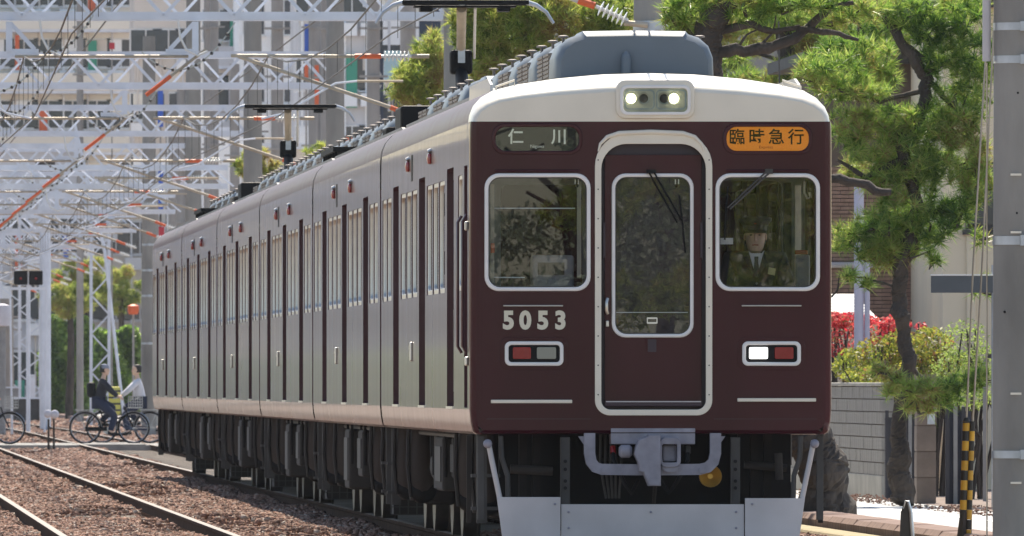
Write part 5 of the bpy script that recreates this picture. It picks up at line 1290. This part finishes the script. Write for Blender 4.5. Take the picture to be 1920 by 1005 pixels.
# cyclists
def bicycle(label, px, Y, face, colm='black', basket=True):
    # face +1: pointing right. origin between the wheels on the ground
    p = P(px, 0, Y); t = empty('bicycle', (p.x, Y, 0), 0, label, 'bicycle', 'bicycles on the crossing'); f = face; wr = .335; wb = .53
    for nm, x in (('rear',-wb*f),('front',wb*f)):
        ty_ = MB(); n = 30
        ty_.tube([(x+wr*math.cos(2*math.pi*k/n),0,wr+wr*math.sin(2*math.pi*k/n)) for k in range(n+1)], .017, 6, False)
        wl = ty_.build('wheel', M['black'], t, smooth=True)
        MB().tube([(x+(wr-.025)*math.cos(2*math.pi*k/n),0,wr+(wr-.025)*math.sin(2*math.pi*k/n)) for k in range(n+1)], .010, 5, False).build('rim', M['steel'], wl, smooth=True)
        sp = MB()
        for k in range(14): a = math.pi*k/7; sp.tube([(x,0,wr),(x+(wr-.03)*math.cos(a),0,wr+(wr-.03)*math.sin(a))], .0025, 3, False)
        sp.tube([(x,-.04,wr),(x,.04,wr)], .02, 8); sp.build('spokes', M['steel'], wl)
        a0 = [R(a) for a in range(20,200,15)]; MB().tube([(x+(wr+.03)*math.cos(a)*(1 if f < 0 else -1)*(1 if nm == 'rear' else -1),0,wr+(wr+.03)*math.sin(a)) for a in a0], .014, 5).build('mudguard', M['steel'], t, smooth=True)
    fr = MB(); bb = (0-.05*f,0,.28); st = (-.20*f,0,.72); hd_ = (.34*f,0,.80); fk = (.40*f,0,.62)
    for a, b in ((bb,st),(bb,fk),(bb,(-wb*f,0,wr)),(st,(-wb*f,0,wr)),((-.12*f,0,.45),fk),(fk,hd_),(fk,(wb*f,0,wr))): fr.tube([a,b], .016, 8)
    fr.build('frame', M[colm], t, smooth=True)
    MB().tube([(.34*f,0,.80),(.30*f,0,.98),(.28*f,-.05,1.0),(.20*f,-.24,1.0),(.08*f,-.27,.98)], .012, 6).build('handlebar', M['steel'], t, smooth=True)
    MB().tube([(.30*f,0,.98),(.28*f,.05,1.0),(.20*f,.24,1.0),(.08*f,.27,.98)], .012, 6).build('handlebar', M['steel'], t, smooth=True)
    MB().loft([[(-.36*f,-.09,.80),(-.36*f,.09,.80)],[(-.20*f,-.08,.81),(-.20*f,.08,.81)],[(-.06*f,-.02,.80),(-.06*f,.02,.80)]]).build('saddle', M['black'], t).modifiers.new('s','SOLIDIFY').thickness = .05
    MB().tube([(-.20*f,0,.70),(-.21*f,0,.80)], .014, 6).build('seat_post', M['steel'], t)
    MB().tube([(-.05*f,-.05,.28),(-.05*f,.05,.28)], .08, 14).build('chain_ring', M['steel'], t, smooth=True)
    MB().box(min(-.05*f,-wb*f),max(-.05*f,-wb*f),-.06,-.045,.27,.36).build('chain_guard', M[colm], t)
    MB().tube([(-.05*f,-.08,.28),(.08*f,-.10,.18)], .010, 5).build('crank', M['steel'], t); MB().box(.08*f-.05,.08*f+.05,-.17,-.09,.165,.19).build('pedal', M['black'], t)
    MB().tube([(-.05*f,.08,.28),(-.18*f,.10,.38)], .010, 5).build('crank', M['steel'], t); MB().box(-.18*f-.05,-.18*f+.05,.09,.17,.37,.395).build('pedal', M['black'], t)
    rk = MB(); rk.box(min(-.25*f,-.75*f),max(-.25*f,-.75*f),-.07,.07,.72,.735); rk.bar((-.70*f,0,.72),(-wb*f,0,wr),.014); rk.build('rear_rack', M['steel'], t)
    if basket:
        bk = MB()
        for z in (.78,.84,.90,.96,1.02): 
            x0_, x1_ = sorted((.42*f,.72*f)); bk.box(x0_,x1_,-.17,-.162,z,z+.012); bk.box(x0_,x1_,.162,.17,z,z+.012); bk.box(x0_,x0_+.008,-.17,.17,z,z+.012); bk.box(x1_-.008,x1_,-.17,.17,z,z+.012)
        for k in range(7): x = .42*f+.05*k*f; bk.box(x-.004,x+.004,-.172,-.162,.77,1.03); bk.box(x-.004,x+.004,.162,.172,.77,1.03)
        bk.box(*sorted((.42*f,.72*f)),-.17,.17,.765,.775); bk.build('basket', M['steel'], t)
    return t, p
def rider(label, px, Y, f, jm, tm, hat, hatm, sh_m='black', lean=.18):
    p = P(px, 0, Y); t = empty('person', (p.x, Y, 0), 0, label, 'person')
    hip = Vector((-.20*f,0,.92)); chest = Vector((-.20*f+lean*f*.7,0,1.22)); nk = Vector((-.20*f+lean*f,0,1.40)); hc = Vector((-.20*f+lean*f*1.35,0,1.60))
    def arm(s): return [chest+Vector((.03*f,.17*s,.13)), Vector((.06*f,.25*s,1.16)), Vector((.22*f,.24*s,1.03))]
    def leg(s, ped): kn = Vector((.16*f,.10*s,.78 if ped > .3 else .60)); return [hip+Vector((.0,.09*s,-.02)), kn, Vector(((-.16 if ped > .3 else .05)*f,.12*s,ped+.08)), Vector(((-.06 if ped > .3 else .15)*f,.12*s,ped+.02))]
    al, ar = arm(-1), arm(1); ll, lr = leg(-1,.18), leg(1,.39)
    J = [(hip,(.13,.11)),(chest,(.14,.10)),(nk,.055),(hc-Vector((0,0,.06)),.05)]+[(q,r) for q,r in zip(al,(.06,.045,.032))]+[(q,r) for q,r in zip(ar,(.06,.045,.032))]+[(q,r) for q,r in zip(ll,(.09,.065,.045,.035))]+[(q,r) for q,r in zip(lr,(.09,.065,.045,.035))]
    E = [(0,1),(1,2),(2,3),(1,4),(4,5),(5,6),(1,7),(7,8),(8,9),(0,10),(10,11),(11,12),(12,13),(0,14),(14,15),(15,16),(16,17)]
    skinmesh('body', [(tuple(a),b) for a,b in J], E, M['skin'], t)
    J2 = [(hip-Vector((0,0,.03)),(.17,.15)),(chest,(.18,.14)),(nk-Vector((0,0,.03)),.09)]+[(q,r) for q,r in zip(al,(.085,.068,.048))]+[(q,r) for q,r in zip(ar,(.085,.068,.048))]
    skinmesh('jacket', [(tuple(a),b) for a,b in J2], [(0,1),(1,2),(1,3),(3,4),(4,5),(1,6),(6,7),(7,8)], M[jm], t)
    J3 = [(hip,(.15,.14))]+[(q,r) for q,r in zip(ll[:3],(.115,.088,.065))]+[(q,r) for q,r in zip(lr[:3],(.115,.088,.065))]
    skinmesh('trousers', [(tuple(a),b) for a,b in J3], [(0,1),(1,2),(2,3),(0,4),(4,5),(5,6)], M[tm], t)
    for l in (ll, lr): MB().tube([l[2]-Vector((.05*f,0,.03)), l[3], l[3]+Vector((.10*f,0,-.01))], [.045,.045,.025], 8).build('shoe', M[sh_m], t, smooth=True)
    for a, s_ in ((al,-1),(ar,1)): hand(t, a[2]+Vector((.03*f,0,-.01)), (f,0,-.3), s_)
    head(t, hc, R(90)*f, hat=hat, hatm=hatm)
    return t
bicycle('bicycle on the left of the crossing pair, dark, pointing right with a rear rack', 205, 340, 1, 'black')
r1 = rider('cyclist in dark jacket and grey cap riding to the right over the crossing', 202, 340, 1, 'darkcloth', 'jeans', 'bcap', 'capgrey', lean=.10)
MB().box(-.46,-.27,-.15,.15,1.0,1.34).build('backpack', M['black'], r1, bevel=.07)
bicycle('dark blue bicycle pointing left beside the grey pole', 236, 343, -1, 'jeans', basket=False)
r2_ = rider('cyclist in white jacket and dark trousers riding to the left over the crossing', 246, 343, -1, 'whitecloth', 'jeans', None, 'black', lean=.06)
b = P(240, 0, 342.6); bg_ = empty('shopping_bag', (b.x-.30, 342.6, .62), 0, 'yellow checked bag hanging on the front of the left pointing bicycle', 'bag')
MB().box(-.13,.13,-.12,.12,0,.62).build('bag', M['yellowcloth'], bg_, bevel=.05)
for k in range(4): MB().box(-.135,.135,-.125,.125,.08+k*.14,.12+k*.14).build('dark_stripe', M['under3'], bg_)
bicycle('bicycle cut by the left edge of the picture with only its front showing', -28, 338, 1, 'darkcloth')
rider('cyclist mostly hidden by the left edge of the picture', -28, 338, 1, 'darkcloth', 'jeans', 'bcap', 'black', lean=.3)

# ------------------------------------------------------------------ hazy town beyond
def facade(name, label, px0, px1, py0, Y, wallm, rows, cols, ww, wh, z0=2.2, balcony=None, depth=12, fl=3.0, frame='white'):
    a = P(px0, 0, Y).x; b = P(px1, 0, Y).x; h = P(0, py0, Y).z+.4; w = (b-a)/2
    t = empty(name, ((a+b)/2, Y, -.4), 0, label, 'building'); MB().box(-w, w, 0, depth, 0, h).build('wall', M[wallm], t)
    MB().box(-w-.15, w+.15, -.15, depth+.1, h, h+.25).build('parapet', M['gantry'], t)
    fm = MB(); fm.box(-ww/2-.06,ww/2+.06,-.06,-.003,-.06,wh+.06); fm.box(-ww/2-.12,ww/2+.12,-.14,-.003,-.13,-.065); fm = fm.data('window'); fm.materials.append(M[frame])
    pm = MB(); pm.box(-ww/2,-.03,-.075,-.062,0,wh); pm.box(.03,ww/2,-.075,-.062,0,wh); pm = pm.data('pane'); pm.materials.append(M['glassdark'])
    rq = random.Random(label)
    for r in range(rows):
        z = z0+r*fl
        if z+wh > h: break
        for c in range(cols):
            x = -w+(c+.5)*2*w/cols
            f = link('window', fm, None, t, (x,0,z)); link('pane', pm, None, f)
            if rq.random() < .4: MB().box(x-ww/2,x-ww/2+.75,-.5,-.15,z-.75,z-.2).build('air_conditioner', M['wallwhite'], t)
            if rq.random() < .3: sx_ = rq.uniform(.2,.5); MB().box(x+ww/2+.1,x+ww/2+.1+sx_,-.3,-.2,z-.8,z+rq.uniform(.2,1.6)).build('sign_panel', M[rq.choice(['wallwhite','signblue','orangeins','signgreen','walltan','navysign','wallwhite','signred'])], t)
            if rq.random() < .35: MB().box(x-ww/2+.1,x+rq.uniform(0,ww/2),-.10,-.08,z+rq.uniform(.3,.8),z+wh).build('curtain', M[rq.choice(['wallwhite','wallcream','walltan'])], t)
        if r % 2 == 0:
            for q in range(cols): MB().tube([(-w+q*2*w/cols+.15,-.12,max(0,z-2)),(-w+q*2*w/cols+.15,-.12,z+3)], .05, 6).build('drain_pipe', M[rq.choice(['wallgrey','walltan','wallwhite'])], t)
        if balcony:
            MB().box(-w,w,-1.1,-.16,z-1.35,z-1.2).build('balcony_slab', M['gantry'], t)
            MB().box(-w,w,-1.14,-1.06,z-1.2,z-.35).build('balcony_wall', M[balcony], t)
    return t
M['wallcream'] = mat('cream_town_wall', (.80,.75,.66), .9, 0, .1, .3)
M['walltan'] = mat('tan_town_wall', (.66,.60,.54), .9, 0, .12, .3)
M['wallgrey'] = mat('grey_town_wall', (.60,.60,.62), .9, 0, .12, .3)
M['wallwhite'] = mat('white_town_wall', (.86,.87,.88), .9, 0, .08, .3)
M['walldark'] = mat('dark_town_wall', (.3,.29,.28), .9, 0, .15, .3)
M['signblue'] = mat('blue_sign', (.03,.12,.55), .5); M['signred'] = mat('red_sign', (.55,.02,.04), .5); M['signgreen'] = mat('green_sign', (.03,.30,.20), .5); M['navysign'] = mat('navy_sign', (.02,.035,.07), .5)
M['signcyan'] = mat('pale_cyan_panel', (.42,.60,.64), .5)
facade('apartment_building', 'long cream building with balconies filling the upper left distance', -160, 250, -70, 760, 'wallcream', 8, 9, 1.3, 1.3, balcony='wallcream')
facade('apartment_building', 'tan building with dark windows behind the second beam', 252, 380, -60, 735, 'walltan', 8, 3, 1.4, 1.2)
facade('apartment_building', 'grey brown building above the middle of the left distance', 384, 545, -60, 700, 'walltan', 7, 4, 1.1, 1.3, balcony='wallgrey')
facade('apartment_building', 'pale white building left of the blue sign', 448, 560, -60, 690, 'wallwhite', 7, 2, .9, 1.5)
facade('apartment_building', 'grey concrete building behind the blue parking sign', 560, 720, -60, 660, 'wallgrey', 7, 4, 1.1, 1.4)
facade('apartment_building', 'pale building with a dark window block right of the banners', 722, 900, -60, 600, 'wallcream', 6, 3, 1.6, 1.6, frame='walldark')
facade('apartment_building', 'wide dim building closing the view behind the pines', 850, 2300, -80, 560, 'walldark', 5, 16, 1.2, 1.3)
facade('shop_building', 'low grey shop building with awning rows left of the train', -120, 150, 285, 700, 'wallgrey', 3, 6, 1.5, 1.5, z0=1.6)
facade('shop_building', 'low tan shop building in the haze behind the rear cars', 150, 330, 330, 705, 'wallcream', 3, 4, 1.4, 1.4, z0=1.6)
facade('shop_building', 'low white building in the haze above the train tail', 325, 470, 250, 640, 'wallwhite', 4, 3, 1.2, 1.4, z0=1.6)
facade('shop_building', 'dim tan block behind the middle cars', 468, 700, 280, 620, 'walltan', 3, 5, 1.2, 1.4, z0=1.6)
M['townmauve'] = mat('mauve_town_wall', (.33,.30,.33), .9, 0, .1, .3)
for i, (x0, x1, Y, h, m, lb) in enumerate([(-12,2,840,19,'townmauve','grey office block left of the picture edge in the far distance'),(-30,-13,800,15,'wallgrey','tan block left of the picture edge in the far distance'),(-52,-31,770,22,'townmauve','cream block farthest left outside the picture')]):
    t = empty('town_block', ((x0+x1)/2, Y, -.4), 0, lb, 'building'); w = (x1-x0)/2; MB().box(-w,w,0,14,0,h).build('wall', M[m], t)
    for r in range(int(h//3)):
        for k in range(int(w*2//3)): f = MB().box(-w+.8+k*3,-w+2.3+k*3,-.08,-.002,1.2+r*3,2.6+r*3).build('window', M['white'], t); MB().box(-w+.9+k*3,-w+2.2+k*3,-.09,-.081,1.3+r*3,2.5+r*3).build('pane', M['glassdark'], f)
def banner(label, px0, px1, py0, py1, Y, m, letters=None, lm='insul'):
    a = P(px0,py1,Y); b = P(px1,py0,Y); t = empty('sign_banner', ((a.x+b.x)/2, Y, a.z), 0, label, 'sign'); w = (b.x-a.x)/2; h = b.z-a.z
    MB().box(-w,w,0,.12,0,h).build('panel', M[m], t); MB().box(-.03,.03,.12,.2,-a.z-.4,h).build('post', M['concrete2'], t)
    if letters:
        for k, ch in enumerate(letters):
            n = len(letters); text(ch, min(2*w*.8, h/n*.85), M[lm], 'letter', t, (0,-.01,h-(k+.5)*h/n), bold=.01, depth=.01)
    return t
banner('blue square parking sign on a post in the upper distance', 571,606,45,97,560,'signblue','P')
banner('tall dark navy vertical banner with white letters', 702,719,96,262,480,'navysign','TAVISH')
banner('upper orange vertical banner beside the second beam', 571,578,120,150,520,'orangeins')
banner('orange vertical banner right of the other orange one', 590,598,122,200,520,'orangeins')
banner('tall pale vertical banner with blue lettering', 624,640,120,230,520,'wallwhite','ナビ','signblue')
banner('blue vertical banner at the third beam on the left', 296,306,170,238,560,'signblue')
banner('second blue vertical banner lower on the left', 297,306,318,392,560,'signblue')
banner('red vertical banner above the train tail', 296,308,425,458,520,'signred')
banner('green vertical banner above the roof of the rear cars', 352,366,410,436,540,'signgreen')
banner('upper green banner between the beams', 352,364,195,250,560,'signgreen')
banner('pale cyan glass panel beside the navy banner', 720,752,95,150,500,'signcyan')
banner('dark blue hanging panel left of the nearest pantograph', 786,826,10,70,470,'navysign')
banner('beige vertical board between the beams', 308,316,150,200,570,'walltan')
banner('red small board between left wires', 205,215,80,92,600,'signred')
for i, (px, Y, r, top, lb) in enumerate([(590,560,.22,-80,'hazy town pole beside the blue sign'),(612,440,.16,-80,'hazy pole right of the blue sign'),(700,480,.2,-80,'tall hazy pole left of the navy banner'),(765,520,.26,-80,'thick hazy pole behind the small pine'),
     (520,470,.18,-80,'hazy pole above the second pantograph'),(480,560,.2,150,'short hazy pole over the rear cars'),(440,520,.16,120,'hazy grey pole left of the second pantograph'),(400,600,.2,-80,'hazy pole in the centre of the left distance'),
     (388,470,.09,-80,'slim pale pole near the second beam'),(340,560,.16,160,'hazy pole above the train tail'),(325,600,.2,200,'dim pole just above the last car'),(150,560,.12,-80,'slim hazy pole at the upper left'),(12,620,.28,560,'thick short post at the far left edge'),
     (1488,260,.12,-80,'pole with bands seen between the pine branches')]):
    x = P(px,0,Y).x; h = P(0,top,Y).z+.4; t = empty('town_pole', (x,Y,-.4), 0, lb, 'pole', 'hazy poles in the town')
    MB().tube([(0,0,0),(0,0,h)], [r*1.1,r], 14).build('shaft', M['concrete2'], t, smooth=True)
    for z in (h*.6,h*.75,h*.85): MB().box(-r*2.2,r*2.2,-r-.06,-r-.01,z,z+.07).build('cross_arm', M['concrete2'], t)
for i, (x, Y, h, lab) in enumerate([(10.5,-25,6,'tree behind the photographer nearest to the tracks'),(13.5,-45,8,'tall tree behind the photographer by the street'),(11.5,-75,7,'bushy tree behind the photographer on the tracks side'),(16.5,-70,9,'spreading tree behind the photographer beyond the street'),(9.0,-110,8,'far tree closing the line behind the photographer'),(20,-100,10,'farthest tree behind the photographer'),(14,-120,9,'round tree far behind the photographer')]):
    g = np.random.default_rng(90+i); t = empty('street_tree', (x, Y, -.05), 0, lab, 'tree')
    MB().tube([(0,0,0),(.1,.1,h*.4),(0,0,h*.8)], [.22,.17,.06], 9).build('trunk', M['bark'], t, smooth=True)
    for k in range(5): MB().tube([(0,0,h*(.3+.08*k)),(g.uniform(-1,1),g.uniform(-1,1),h*(.4+.1*k)),(g.uniform(-2,2),g.uniform(-2,2),h*(.5+.1*k))], [.1,.07,.03], 6).build('branch', M['bark'], t)
    q = np.concatenate([in_ell(380, (g.uniform(-1.8,1.8), g.uniform(-1.8,1.8), g.uniform(1.6,h)), (1.1,1.1,.55), g) for _ in range(12)])
    rawmesh('crown', leaves(q, .17, g, .5), 4, M['hedgegrey'], t)
# parked cars, low clutter near the crossing
def lowbox(label, px0, px1, py0, py1, Y, m, nm='equipment_cabinet', cat='cabinet'):
    a = P(px0,py1,Y); b = P(px1,py0,Y); t = empty(nm, ((a.x+b.x)/2, Y, -.3), 0, label, cat); w = (b.x-a.x)/2
    MB().box(-w,w,0,.5,0,b.z+.3).build('case', M[m], t, bevel=.03); MB().box(-w*.8,w*.8,-.02,-.001,.15,b.z+.2).build('door', M[m], t); MB().box(-w*1.05,w*1.05,-.05,.55,b.z+.3,b.z+.36).build('lid', M['gantry'], t)
lowbox('low brown cabinet under the lattice mast on the far left', 26, 74, 748, 772, 560, 'under3')
lowbox('grey cabinet above the crossing at the far left', 8, 38, 728, 770, 600, 'gategrey')
lowbox('pale cabinet on the lattice mast foot', 50, 66, 705, 724, 590, 'gantry')
lowbox('pale green board beside the grey pole at the tail', 276, 289, 685, 734, 499, 'paleboard' if 'paleboard' in M else 'signcyan')
def white_van():
    t = empty('white_tank', (P(4,0,420).x, 420, -.2), 0, 'white rounded cabinet at the far left edge', 'cabinet')
    z = P(0,590,420).z+.2; MB().lathe([(.05,z-.32),(.2,z-.3),(.24,z),(.2,z+.25),(.05,z+.3)], None, 16).build('tank', M['whitecloth'], t, smooth=True); MB().tube([(0,0,0),(0,0,z-.3)], .1, 10).build('post', M['gategrey'], t)
white_van()
# left side of the line, outside the frame: the glossy car sides mirror it
for i, (x, Y, w_, h, m, lb) in enumerate([(-16,240,10,9,'townmauve','grey house left of the picture edge nearest the train'),(-17,300,10,12,'wallgrey','pale house left of the picture edge beside the crossing'),(-18,380,12,14,'townmauve','dull mauve apartment house left of the picture edge past the crossing'),(-20,470,16,16,'townmauve','mauve grey apartment block left of the picture edge in the distance'),(-24,580,18,17,'townmauve','farthest grey block left of the picture edge')]):
    t = empty('side_house', (x,Y,-.4), 0, lb, 'house'); MB().box(-w_/2,w_/2,0,22,0,h).build('wall', M[m], t); MB().box(-w_/2-.3,w_/2+.3,-.3,22.3,h,h+.3).build('roof', M['walldark'], t)
    for r in range(int(h//3)):
        for k in range(5): f = MB().box(w_/2+.001,w_/2+.06,2+k*4,3.6+k*4,1.2+r*3,2.6+r*3).build('window', M['white'], t); MB().box(w_/2+.061,w_/2+.07,2.1+k*4,3.5+k*4,1.3+r*3,2.5+r*3).build('pane', M['glassdark'], f)
g = np.random.default_rng(77); t = empty('trackside_hedge', (-9,200,-.4), 0, 'long green hedge along the left side of the tracks outside the picture', 'hedge')
pts = np.stack([g.uniform(-.5,.5,30000), g.uniform(0,640,30000), g.uniform(0,1,30000)**.7*2.7], 1); rawmesh('foliage', leaves(pts, .3, g, .7), 4, M['hedgegrey'], t)
MB().box(-.35,.35,0,640,0,2.45).build('dense_inner_growth', M['ivy'], t)

# ------------------------------------------------------------------ air
HZ = True
if HZ:
    hb_ = MB().box(-140, 260, -50, 900, -1.5, 45)
    m = bpy.data.materials.new('haze_air'); m.use_nodes = True; n = m.node_tree
    for x in list(n.nodes):
        if x.type != 'OUTPUT_MATERIAL': n.nodes.remove(x)
    pv = n.nodes.new('ShaderNodeVolumePrincipled'); pv.inputs['Density'].default_value = .00006; pv.inputs['Color'].default_value = (.80,.86,.95,1); pv.inputs['Anisotropy'].default_value = 0
    n.links.new(pv.outputs[0], [x for x in n.nodes if x.type == 'OUTPUT_MATERIAL'][0].inputs['Volume'])
    tag(hb_.build('haze', m), kind='stuff')
